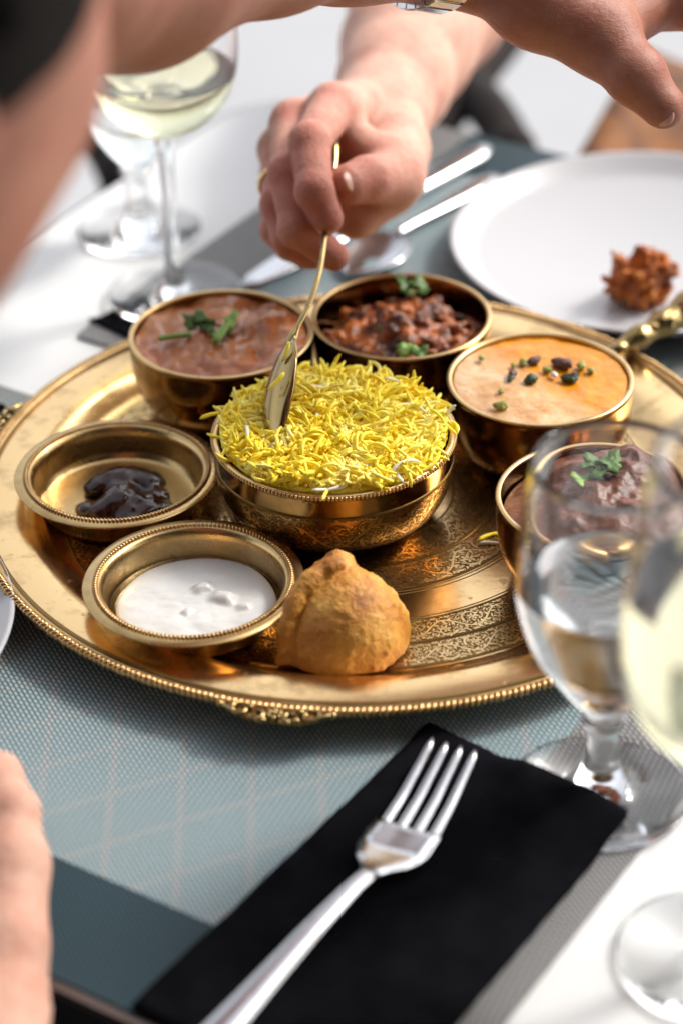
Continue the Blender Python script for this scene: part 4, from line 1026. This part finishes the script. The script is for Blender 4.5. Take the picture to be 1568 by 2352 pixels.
# spoon in the rice
bs = empty('brass_spoon'); tag(bs, 'slim brass spoon held upright by the hand and dug into the yellow rice', 'spoon')
neck = P(668, 786, 1.083); tip = P(622, 1075, 1.066)
wd_ = Fa * 0.955 - RIGHT * 0.30
spoon_mesh(neck, tip, wd_, None, 'brass_old', bs, 0.0165, 0.0065)
hp = catmull([P(664, 800, 1.081), P(674, 772, 1.085), P(690, 738, 1.090), P(714, 688, 1.100), P(734, 622, 1.113), P(745, 545, 1.128), P(752, 470, 1.146), P(765, 400, 1.158), P(771, 325, 1.168)], 6)
rad = [np.interp(i / (len(hp) - 1), [0, 0.06, 0.12, 0.2, 0.6, 0.95, 1], [0.0016, 0.0024, 0.0026, 0.0013, 0.0014, 0.0019, 0.0012]) for i in range(len(hp))]
mk('handle', *tube(hp, rad, 10, 0.75), 'brass_old', bs)
for (px, py, d, L, an, lab) in ((655, 808, 1.069, 0.0095, 0.35, 'upper yellow rice grain stuck to the brass spoon'), (634, 875, 1.060, 0.0105, 0.75, 'lower yellow rice grain stuck to the brass spoon')):
    ax = UP * math.cos(an) + RIGHT * math.sin(an); p = P(px, py, d); path = [p + ax * L * (k / 6 - 0.5) + RIGHT * 0.0006 * (1 - (k / 3 - 1) ** 2) - p for k in range(7)]
    v, f = tube(path, [0.0004] + [0.00095] * 5 + [0.0004], 8); tag(mk('rice_grain', v, f, 'rice', None, True, tuple(p)), lab, 'rice grain', 'rice grains on the spoon')

# serving spoon handle resting on the tray edge, right
ss = empty('brass_serving_spoon'); tag(ss, 'ornate brass serving spoon handle resting on the tray edge at the right', 'spoon')
p0 = A(1395, 815, 0.0225); p1 = A(1600, 700, 0.030)
S = SDF(np.minimum(p0, p1) - 0.02, np.maximum(p0, p1) + np.array([0.06, 0.045, 0.03]), 0.0012)
dv = p1 - p0; Ls = np.linalg.norm(dv)
for (u0_, r0_, u1_, r1_) in ((-0.05, 0.0032, 0.25, 0.0048), (0.25, 0.0048, 0.34, 0.0060), (0.34, 0.0060, 0.5, 0.0052), (0.5, 0.0052, 0.62, 0.0070), (0.62, 0.0070, 0.72, 0.0062), (0.72, 0.0062, 0.9, 0.0090), (0.9, 0.0092, 1.2, 0.0105), (1.2, 0.0105, 1.35, 0.006)):
    S.cone(p0 + dv * u0_, p0 + dv * u1_, r0_, r1_, 0.002)
v, F = S.mesh(); v = np.array([p + 0.0007 * np.array(mnoise.noise_vector(Vector(p * 330))) for p in v]); mk_np('handle', v, F, 'brass_old', ss)

# ------------------------------------------------------------------ glasses
def stemware(name, c, prof_out, th, label, cat):
    """prof_out: (r,z) outer profile from the foot edge up to the rim"""
    return None
def glass_body(stem_prof, bowl_out, th=0.0011, bottom=0.003):
    """solid foot + stem, hollow bowl"""
    pr = [(0, 0.0002)] + stem_prof + bowl_out
    inner = [(max(0.0003, r_ - th), z) for r_, z in bowl_out if z > bowl_out[0][1] + bottom]
    rim_r, rim_z = bowl_out[-1]
    pr += [(rim_r - th * 0.5, rim_z + 0.0005)] + inner[::-1] + [(0, inner[0][1] - 0.0006)]
    return pr, inner
def liquid(inner, z_top):
    zs = [z for _, z in inner]; rs = [r_ for r_, _ in inner]; pr = [(0, zs[0] - 0.0004)]
    for r_, z in inner:
        if z < z_top - 0.0005: pr.append((r_ + 0.00025, z))
    rt = np.interp(z_top, zs, rs) + 0.00025; pr += [(rt, z_top), (rt - 0.0015, z_top - 0.0004), (0, z_top - 0.0005)]
    return pr
def curve_prof(pts, n=6): return [tuple(p) for p in catmull(np.array(pts), n)]
goblet_stem = curve_prof([(0.0335, 0.0004), (0.0347, 0.0015), (0.0332, 0.0028), (0.022, 0.0028), (0.0135, 0.0040), (0.0088, 0.0095), (0.0066, 0.022), (0.0064, 0.032), (0.0072, 0.0365), (0.0092, 0.0385), (0.0072, 0.0405), (0.0085, 0.043)], 5)
goblet_bowl = curve_prof([(0.0085, 0.0432), (0.0135, 0.049), (0.0200, 0.0585), (0.0288, 0.073), (0.0338, 0.090), (0.0352, 0.104), (0.0345, 0.118), (0.0326, 0.134), (0.0300, 0.1525)], 6)
wine_stem = curve_prof([(0.0345, 0.0004), (0.0355, 0.0013), (0.034, 0.0024), (0.020, 0.0024), (0.0095, 0.0042), (0.0055, 0.012), (0.0042, 0.030), (0.0040, 0.060), (0.0044, 0.082), (0.0062, 0.092)], 5)
wine_bowl = curve_prof([(0.0063, 0.0922), (0.0130, 0.096), (0.0245, 0.1035), (0.0345, 0.116), (0.0392, 0.132), (0.0400, 0.148), (0.0385, 0.168), (0.0355, 0.190), (0.0325, 0.212)], 6)
def make_glass(name, c, stem, bowl_, label, cat, liq=None, th=0.0011):
    pr, inner = glass_body(stem, bowl_, th); v, f = lathe(pr, 96)
    o = tag(mk(name, v, f, 'glass', None, True, (c[0], c[1], c[2])), label, cat)
    if liq:
        z_top, mt, nm, lab, lc = liq; v, f = lathe(liquid(inner, z_top), 96); tag(mk(nm, v, f, mt, None, True, tuple(c)), lab, lc)
    return o
make_glass('water_goblet', (GOB[0], GOB[1], 0.0019), goblet_stem, goblet_bowl, 'short stemmed water goblet in front of the right bowl', 'glass', (0.1010, 'water', 'water', 'clear water in the near goblet', 'water'), 0.0013)
make_glass('wine_glass', (0.1205, -0.3030, 0.0006), wine_stem, wine_bowl, 'white wine glass cut off by the right edge of the picture', 'glass', (0.163, 'wine', 'white_wine', 'pale yellow wine in the near wine glass', 'wine'))
Gb = A(404, 690, 0.0); make_glass('wine_glass', (Gb[0], Gb[1], 0.0034), wine_stem, wine_bowl, 'white wine glass standing behind the bowl of brown gravy', 'glass', (0.128, 'wine', 'white_wine', 'pale yellow wine in the far wine glass', 'wine'))
Gg = A(322, 533, 0.0); make_glass('water_goblet', (Gg[0], Gg[1], 0.0006), goblet_stem, goblet_bowl, 'water goblet standing farthest back behind the wine glass', 'glass', (0.088, 'water', 'water', 'clear water in the far goblet', 'water'), 0.0013)

# ------------------------------------------------------------------ hand with the spoon (person opposite)
def nail(tipc, d1, nrm, w_, L, parent):
    d1 = d1 / np.linalg.norm(d1); nrm = nrm - d1 * (nrm @ d1); nrm /= np.linalg.norm(nrm); s_ = np.cross(d1, nrm); v = []; f = []; n = 9
    for side in (0, 1):
        for i in range(n):
            for k in range(n):
                u, q = -1 + 2 * i / (n - 1), -1 + 2 * k / (n - 1); uu = u * math.sqrt(1 - q * q / 2); qq = q * math.sqrt(1 - u * u / 2)
                v.append(tipc + d1 * uu * L + s_ * qq * w_ + nrm * (0.0004 - 0.35 * w_ * qq * qq - 0.12 * L * uu * uu - side * 0.0009))
    N = n * n
    for i in range(n - 1):
        for k in range(n - 1): a = i * n + k; q = (a, a + n, a + n + 1, a + 1); f.append(q); f.append(tuple(N + x for x in q[::-1]))
    bd = [i * n for i in range(n)] + [(n - 1) * n + k for k in range(1, n)] + [i * n + n - 1 for i in range(n - 2, -1, -1)] + [k for k in range(n - 2, 0, -1)]
    for k in range(len(bd)): a, b_ = bd[k], bd[(k + 1) % len(bd)]; f.append((a, b_, N + b_, N + a))
    return mk('fingernail', v, f, 'nail', parent)
fing = {
 'index':  ([(765, 246, 1.190), (712, 328, 1.146), (722, 437, 1.132), (752, 503, 1.134)], [0.0112, 0.0096, 0.0088, 0.0076]),
 'middle': ([(676, 284, 1.200), (662, 400, 1.152), (683, 525, 1.142), (766, 588, 1.150)], [0.0112, 0.0094, 0.0086, 0.0074]),
 'ring':   ([(645, 344, 1.212), (642, 470, 1.165), (664, 545, 1.160), (716, 586, 1.168)], [0.0106, 0.0090, 0.0082, 0.0070]),
 'pinky':  ([(652, 402, 1.230), (636, 525, 1.186), (664, 563, 1.184), (702, 590, 1.190)], [0.0096, 0.0078, 0.0070, 0.0062]),
 'thumb':  ([(902, 410, 1.182), (842, 412, 1.156), (798, 424, 1.146)], [0.0142, 0.0112, 0.0098])}
wrA = P(872, 262, 1.268)
pts_all = np.array([P(*p) for q, _ in fing.values() for p in q] + [wrA, P(985, 0, 1.42), P(1060, -220, 1.56)])
S = SDF(pts_all.min(0) - 0.062, pts_all.max(0) + 0.062, 0.00125)
palm = S
ix, md, rg_, pk, th_ = [[P(*p) for p in fing[k][0]] for k in ('index', 'middle', 'ring', 'pinky', 'thumb')]
for q, r_ in ((ix, 0.0122), (md, 0.0120), (rg_, 0.0116), (pk, 0.0108)): palm.cone(wrA, q[0], 0.0185, r_, 0.008)
palm.cone(wrA, P(908, 340, 1.222), 0.020, 0.0165, 0.008); palm.cone(P(908, 340, 1.222), th_[0], 0.0165, 0.0142, 0.006)
palm.cone(P(915, 405, 1.19), P(790, 300, 1.195), 0.0120, 0.0095, 0.008)
palm.cone(P(890, 430, 1.205), P(815, 485, 1.20), 0.0150, 0.0120, 0.008); palm.cone(P(890, 410, 1.22), wrA, 0.016, 0.019, 0.008)
palm.cone(P(815, 485, 1.20), pk[0], 0.012, 0.0105, 0.008)
palm.cone(P(760, 420, 1.205), P(700, 420, 1.215), 0.013, 0.013, 0.006)
palm.chain([wrA, P(905, 190, 1.31), P(935, 110, 1.355), P(985, 0, 1.42), P(1060, -220, 1.56)], [0.0245, 0.029, 0.0355, 0.0455, 0.050], 0.012)
hand = None
for nm in ('index', 'middle', 'ring', 'pinky', 'thumb'):
    q, rd = fing[nm]; q = [P(*p) for p in q]; F_ = S.new()
    for i in range(len(q) - 1):
        cr = [(0.95, 0.0009, 0.0011), (0.84, 0.0006, 0.0010), (0.74, 0.0004, 0.0010)] if nm != 'thumb' else [(0.97, 0.0009, 0.0011), (0.80, 0.0008, 0.0010), (0.66, 0.0006, 0.0010), (0.52, 0.0005, 0.001)]
        F_.cone(q[i], q[i + 1], rd[i], rd[i + 1], 0.0035, cr if i < len(q) - 2 or nm == 'thumb' and i == 0 else ())
        # knuckle swelling on the outer side of the bend
        if 0 < i:
            bend = q[i] - 0.5 * (q[i - 1] + q[i + 1]); bl = np.linalg.norm(bend)
            if bl > 0.004 and nm != 'thumb': F_.ell(q[i] + bend / bl * 0.0016, np.array([1, 1, 1]) * rd[i] * 0.93, k=0.003)
    # flesh pad of the last joint
    hand = F_ if hand is None else hand.join(F_, 0.0010)
S.join(hand, 0.0045)
v, F = S.mesh(); v = relax(v, F, 1, 0.4)
pA = mk_np('person', v, F, 'skin_pale'); tag(pA, 'pale bare forearm and hand with gold ring, holding the brass spoon', 'person')
vd = -Fa
nail(ix[3] + (vd * 0.55 + RIGHT * -0.10 - UP * 0.35) * 0.0082, (ix[3] - ix[2]), vd * 0.9 - UP * 0.25, 0.0050, 0.0058, pA)
nail(th_[2] + (vd * 0.85 + UP * 0.10 + RIGHT * 0.28) * 0.0098, (th_[2] - th_[1]), vd * 0.95 + RIGHT * 0.1, 0.0052, 0.0060, pA)
nail(md[3] + (vd * 0.8 + UP * -0.1) * 0.0075, (md[3] - md[2]), vd * 0.8 + UP * -0.3, 0.0046, 0.0055, pA)
# ring on the ring finger
rc = rg_[0] + (rg_[1] - rg_[0]) * 0.66; ra = (rg_[1] - rg_[0]); ra /= np.linalg.norm(ra); rn = np.cross(ra, [0, 0, 1]); rn /= np.linalg.norm(rn); rb2 = np.cross(ra, rn)
pr = [rc + 0.0102 * (math.cos(a) * rn + math.sin(a) * rb2) for a in np.linspace(0, 2 * math.pi, 40, endpoint=False)]
v, f = [], []
for i, p in enumerate(pr):
    o_ = (p - rc) / np.linalg.norm(p - rc)
    for k in range(8): a = 2 * math.pi * k / 8; v.append(p + o_ * 0.0010 * math.cos(a) + ra * 0.0019 * math.sin(a))
for i in range(40):
    for k in range(8): j = (i + 1) % 40; k2 = (k + 1) % 8; f.append((i * 8 + k, i * 8 + k2, j * 8 + k2, j * 8 + k))
mk('ring', v, f, 'gold', pA)

# ------------------------------------------------------------------ person leaning in from the left: head, arm over the table, watch
armB = [P(-160, -190, 0.84), P(60, -150, 0.87), P(290, -140, 0.92), P(430, -188, 0.95), P(600, -182, 0.985), P(800, -170, 1.03), P(1080, -122, 1.075)]
armR = [0.056, 0.052, 0.0475, 0.0425, 0.0365, 0.0305, 0.0265]
headC = P(-440, -180, 0.62)
lo = np.array([headC[0] - 0.12, headC[1] - 0.14, 0.08]); hi = np.array([0.225, 0.26, headC[2] + 0.17])
S = SDF(lo, hi, 0.0021)
S.chain(armB, armR, 0.014)
wB = armB[-1]; mcp = [P(1530, -10, 1.10), P(1565, -85, 1.115), P(1562, -150, 1.125), P(1530, -215, 1.13)]
for p in mcp: S.cone(wB, p, 0.021, 0.0135, 0.010)
S.chain([wB, P(1235, 0, 1.062), P(1375, 82, 1.062)], [0.022, 0.0205, 0.0170], 0.008)
S.cone(P(1375, 82, 1.066), mcp[0], 0.013, 0.0125, 0.008)
Hn = None
for base, px, py in ((mcp[0], 1690, 60), (mcp[1], 1740, 0), (mcp[2], 1735, -70), (mcp[3], 1680, -140)):
    F_ = S.new(); q1 = P(px, py, 1.085); q2 = P(px + 70, py + 95, 1.07); q3 = P(px + 80, py + 180, 1.065); F_.chain([base, q1, q2, q3], [0.0122, 0.0098, 0.0086, 0.0074], 0.003); Hn = F_ if Hn is None else Hn.join(F_, 0.001)
F_ = S.new(); F_.chain([P(1375, 82, 1.062), P(1458, 176, 1.052), P(1522, 245, 1.050)], [0.0168, 0.0122, 0.0098], 0.004); F_.ell(P(1462, 172, 1.050), (0.0125, 0.0125, 0.0125), k=0.004); Hn.join(F_, 0.001)
S.join(Hn, 0.006)
# head: skull, jaw, neck, ear, nose; the face turned towards the table
S.ell(headC + np.array([0, 0, 0.012]), (0.076, 0.092, 0.105), k=0.01)
S.ell(headC + np.array([0.012, 0.035, -0.05]), (0.058, 0.062, 0.062), k=0.02)
S.cone(headC + np.array([-0.005, -0.01, -0.07]), headC + np.array([-0.07, -0.05, -0.155]), 0.056, 0.065, 0.02)
S.cone(headC + np.array([-0.07, -0.05, -0.15]), armB[0], 0.06, 0.056, 0.03)
S.cone(headC + np.array([0.01, 0.098, -0.005]), headC + np.array([0.012, 0.110, -0.026]), 0.008, 0.012, 0.008)
ear = P(0, 190, 0.575)
S.ell(ear + np.array([-0.012, 0, 0]), (0.008, 0.015, 0.026), k=0.010)
v, F = S.mesh(); v = relax(v, F, 1, 0.4)
pB = mk_np('person', v, F, 'skin_tan'); tag(pB, 'dark haired person at the left reaching a tanned arm with a watch over the table', 'person')
tn = P(1522, 245, 1.050); nail(tn + (vd * 0.62 - UP * 0.35 - RIGHT * 0.25) * 0.0102, tn - P(1458, 176, 1.052), vd * 0.8 - UP * 0.4 - RIGHT * 0.3, 0.0056, 0.0068, pB)
hS = SDF(headC - np.array([0.11, 0.13, 0.08]), headC + np.array([0.11, 0.13, 0.15]), 0.003)
hS.ell(headC + np.array([-0.004, -0.006, 0.022]), (0.083, 0.099, 0.109), k=0.0)
rngh = random.Random(8)
for k in range(60):
    a = rngh.uniform(0, 6.28); c = headC + np.array([0.078 * math.cos(a), 0.092 * math.sin(a), 0.03 + rngh.uniform(-0.02, 0.05)]); hS.cone(c, c + np.array([0.008 * math.cos(a), 0.008 * math.sin(a), -0.014]), 0.009, 0.003, 0.004)
zz = hS.lo[2] + hS.vox * np.arange(hS.n[2]); yy = hS.lo[1] + hS.vox * np.arange(hS.n[1])
cut = (headC[2] - 0.024 + 0.10 * (yy - headC[1]))[:, None] - zz[None, :]
hS.d = np.maximum(hS.d, cut[None].astype(np.float32))
v, F = hS.mesh(); v = relax(v, F, 1); mk_np('hair', v, F, 'hair', pB)
# watch
wc = armB[5] + (armB[6] - armB[5]) * 0.66; wa = armB[6] - armB[5]; wa /= np.linalg.norm(wa); wn = np.cross(wa, [0, 0, 1]); wn /= np.linalg.norm(wn); wb = np.cross(wn, wa); wr = np.interp(0.66, [0, 1], armR[-2:]) + 0.0016
wt = empty('wrist_watch', tuple(wc)); wt.parent = pB; wt['label'] = 'steel bracelet wrist watch'
lv, lf = slab([(-0.0045, -0.0022), (0.0045, -0.0022), (0.0045, 0.0022), (-0.0045, 0.0022)], -0.0009, 0.0012, 0.0005)
lme = None
for k in range(30):
    a = 2 * math.pi * k / 30; o_ = math.cos(a) * wn + math.sin(a) * wb; tt = np.cross(wa, o_)
    if lme is None:
        lk = mk('watch_link', np.array(lv) * np.array([1.9, 1.2, 1.6]), lf, 'steel', wt, False); lme = lk.data
    else: lk = bpy.data.objects.new('watch_link', lme); COL.objects.link(lk); lk.parent = wt
    lk.matrix_local = Matrix(((wa[0], tt[0], o_[0], o_[0] * wr), (wa[1], tt[1], o_[1], o_[1] * wr), (wa[2], tt[2], o_[2], o_[2] * wr), (0, 0, 0, 1)))
v, f = lathe([(0, -0.002), (0.017, -0.002), (0.019, 0.001), (0.019, 0.006), (0.0165, 0.0078), (0, 0.0078)], 40)
o_ = wb; tt = np.cross(wa, o_); cs = mk('watch_case', v, f, 'steel', wt)
cs.matrix_local = Matrix(((wa[0], tt[0], o_[0], o_[0] * wr), (wa[1], tt[1], o_[1], o_[1] * wr), (wa[2], tt[2], o_[2], o_[2] * wr), (0, 0, 0, 1)))

# hand resting at the lower left
q = [P(-25, 1800, 0.925), P(38, 1870, 0.895), P(45, 1960, 0.880), P(30, 2140, 0.862), P(40, 2330, 0.845), P(40, 2600, 0.82), P(60, 2900, 0.80)]
S = SDF(np.array(q).min(0) - 0.065, np.array(q).max(0) + 0.045, 0.0014)
S.chain([P(30, 1870, 0.895), P(34, 1990, 0.880), P(20, 2170, 0.862), P(-10, 2400, 0.845)], [0.0095, 0.0115, 0.0135, 0.020], 0.006)
for dx, dz, sc_ in ((0, 0, 1.0), (-95, 0.006, 1.05), (-190, 0.010, 1.02), (-280, 0.012, 0.9)):
    F_ = S.new(); F_.chain([P(24 + dx, 1985, 0.882 + dz), P(30 + dx, 1865, 0.893 + dz), P(-2 + dx, 1780, 0.915 + dz), P(-40 + dx, 1800, 0.938 + dz)], [0.0115 * sc_, 0.0098 * sc_, 0.0086 * sc_, 0.0076 * sc_], 0.003)
    S.join(F_, 0.002); S.cone(P(24 + dx, 1985, 0.882 + dz), P(-70, 2420, 0.85), 0.0115, 0.022, 0.008)
S.chain([P(-60, 2400, 0.85), P(-60, 2650, 0.82), P(-60, 3000, 0.79)], [0.025, 0.030, 0.038], 0.012)
S.plane_cut(0.003); v, F = S.mesh(); v = relax(v, F, 1, 0.4)
pC = mk_np('person', v, F, 'skin_pink'); tag(pC, 'blurred pink hand resting at the lower left edge of the table', 'person')

# ------------------------------------------------------------------ chairs behind
def chair_dark(name, hoop_pts, extra, seat_c, label, group=None):
    o = empty(name, (seat_c[0], seat_c[1], -0.75)); tag(o, label, 'chair', group); base = np.array([seat_c[0], seat_c[1], -0.75])
    v, f = lathe([(0, 0.44), (0.19, 0.44), (0.205, 0.45), (0.205, 0.462), (0.19, 0.47), (0, 0.472)], 40); mk('seat', v, f, 'dark_wood', o)
    for sx_ in (-1, 1):
        for sy_ in (-1, 1): mk('leg', *tube([(0.13 * sx_, 0.13 * sy_, 0.445), (0.15 * sx_, 0.15 * sy_, 0.0)], [0.016, 0.012], 10), 'dark_wood', o)
    for pts, r_, nm in [(hoop_pts, 0.017, 'back_hoop')] + extra:
        mk(nm, *tube(catmull([np.array(p) - base for p in pts], 6), r_, 10), 'dark_wood', o)
    return o
s1 = P(1090, 260, 1.78) + np.array([-0.03, -0.24, 0])
def dn(p, z=-0.75): return np.array([p[0], p[1], z])
chair_dark('bentwood_chair', [dn(P(1178, 420, 1.68)), dn(P(1178, 420, 1.68), -0.35), P(1178, 420, 1.68), P(1168, 340, 1.71), P(1128, 262, 1.75), P(1072, 214, 1.80), P(1010, 215, 1.86), P(950, 280, 1.90), dn(P(950, 280, 1.90), -0.4), dn(P(950, 280, 1.90))],
           [([P(1220, 10, 1.90), P(1140, 110, 1.85), P(1068, 200, 1.80), P(1000, 300, 1.76), P(970, 400, 1.74)], 0.016, 'arm_rest')], (s1[0], s1[1]), 'dark curved chair behind the forearm and the white plate')
s2 = P(190, 330, 1.84) + np.array([0.05, -0.24, 0])
chair_dark('bentwood_chair', [P(40, 330, 1.80), P(120, 300, 1.84), P(190, 300, 1.86), P(238, 335, 1.84), P(270, 395, 1.80), P(285, 470, 1.76), dn(P(285, 470, 1.76), -0.4), dn(P(285, 470, 1.76))], [], (s2[0], s2[1]), 'dark curved chair behind the goblets at the left')
# amber wooden chair at the right
ac = A(2250, 60, -0.30); o = empty('wooden_chair', (ac[0], ac[1], -0.75)); tag(o, 'amber wooden chair behind the plate with pale edge', 'chair'); base = np.array([ac[0], ac[1], -0.75])
c0, c1, c2, c3 = P(1318, 420, 1.50), P(1470, 150, 1.72), P(1900, 150, 1.72), P(1800, 420, 1.50)
def quad_slab(c, th, nm, mat, parent, base):
    c = [np.array(x) - base for x in c]; n_ = np.cross(c[1] - c[0], c[2] - c[0]); n_ /= np.linalg.norm(n_); n, m_ = 10, 10; v = []; f = []
    for s_ in (0, 1):
        for i in range(n):
            for k in range(m_):
                u, w_ = i / (n - 1), k / (m_ - 1); p = (c[0] * (1 - u) + c[1] * u) * (1 - w_) + (c[3] * (1 - u) + c[2] * u) * w_; v.append(p + n_ * (th * (s_ - 0.5) + 0.02 * math.sin(math.pi * w_) * 1))
    N = n * m_
    for i in range(n - 1):
        for k in range(m_ - 1): a = i * m_ + k; q = (a, a + m_, a + m_ + 1, a + 1); f.append(q[::-1]); f.append(tuple(N + x for x in q))
    bd = [i * m_ for i in range(n)] + [(n - 1) * m_ + k for k in range(1, m_)] + [i * m_ + m_ - 1 for i in range(n - 2, -1, -1)] + [k for k in range(m_ - 2, 0, -1)]
    for k in range(len(bd)): a, b_ = bd[k], bd[(k + 1) % len(bd)]; f.append((a, b_, N + b_, N + a))
    return mk(nm, v, f, mat, parent)
quad_slab([c0, c1, c2, c3], 0.03, 'back_panel', 'amber', o, base)
mk('piping', *tube([c0 - base, c1 - base], 0.007, 10), 'cream', o)
v, f = slab(rounded_rect(-0.2, 0.2, -0.2, 0.2, 0.04), 0.42, 0.45, 0.004); mk('seat', v, f, 'amber', o)
for sx_ in (-1, 1):
    for sy_ in (-1, 1): mk('leg', *tube([(0.17 * sx_, 0.17 * sy_, 0.425), (0.18 * sx_, 0.18 * sy_, 0)], [0.018, 0.014], 10), 'amber', o)
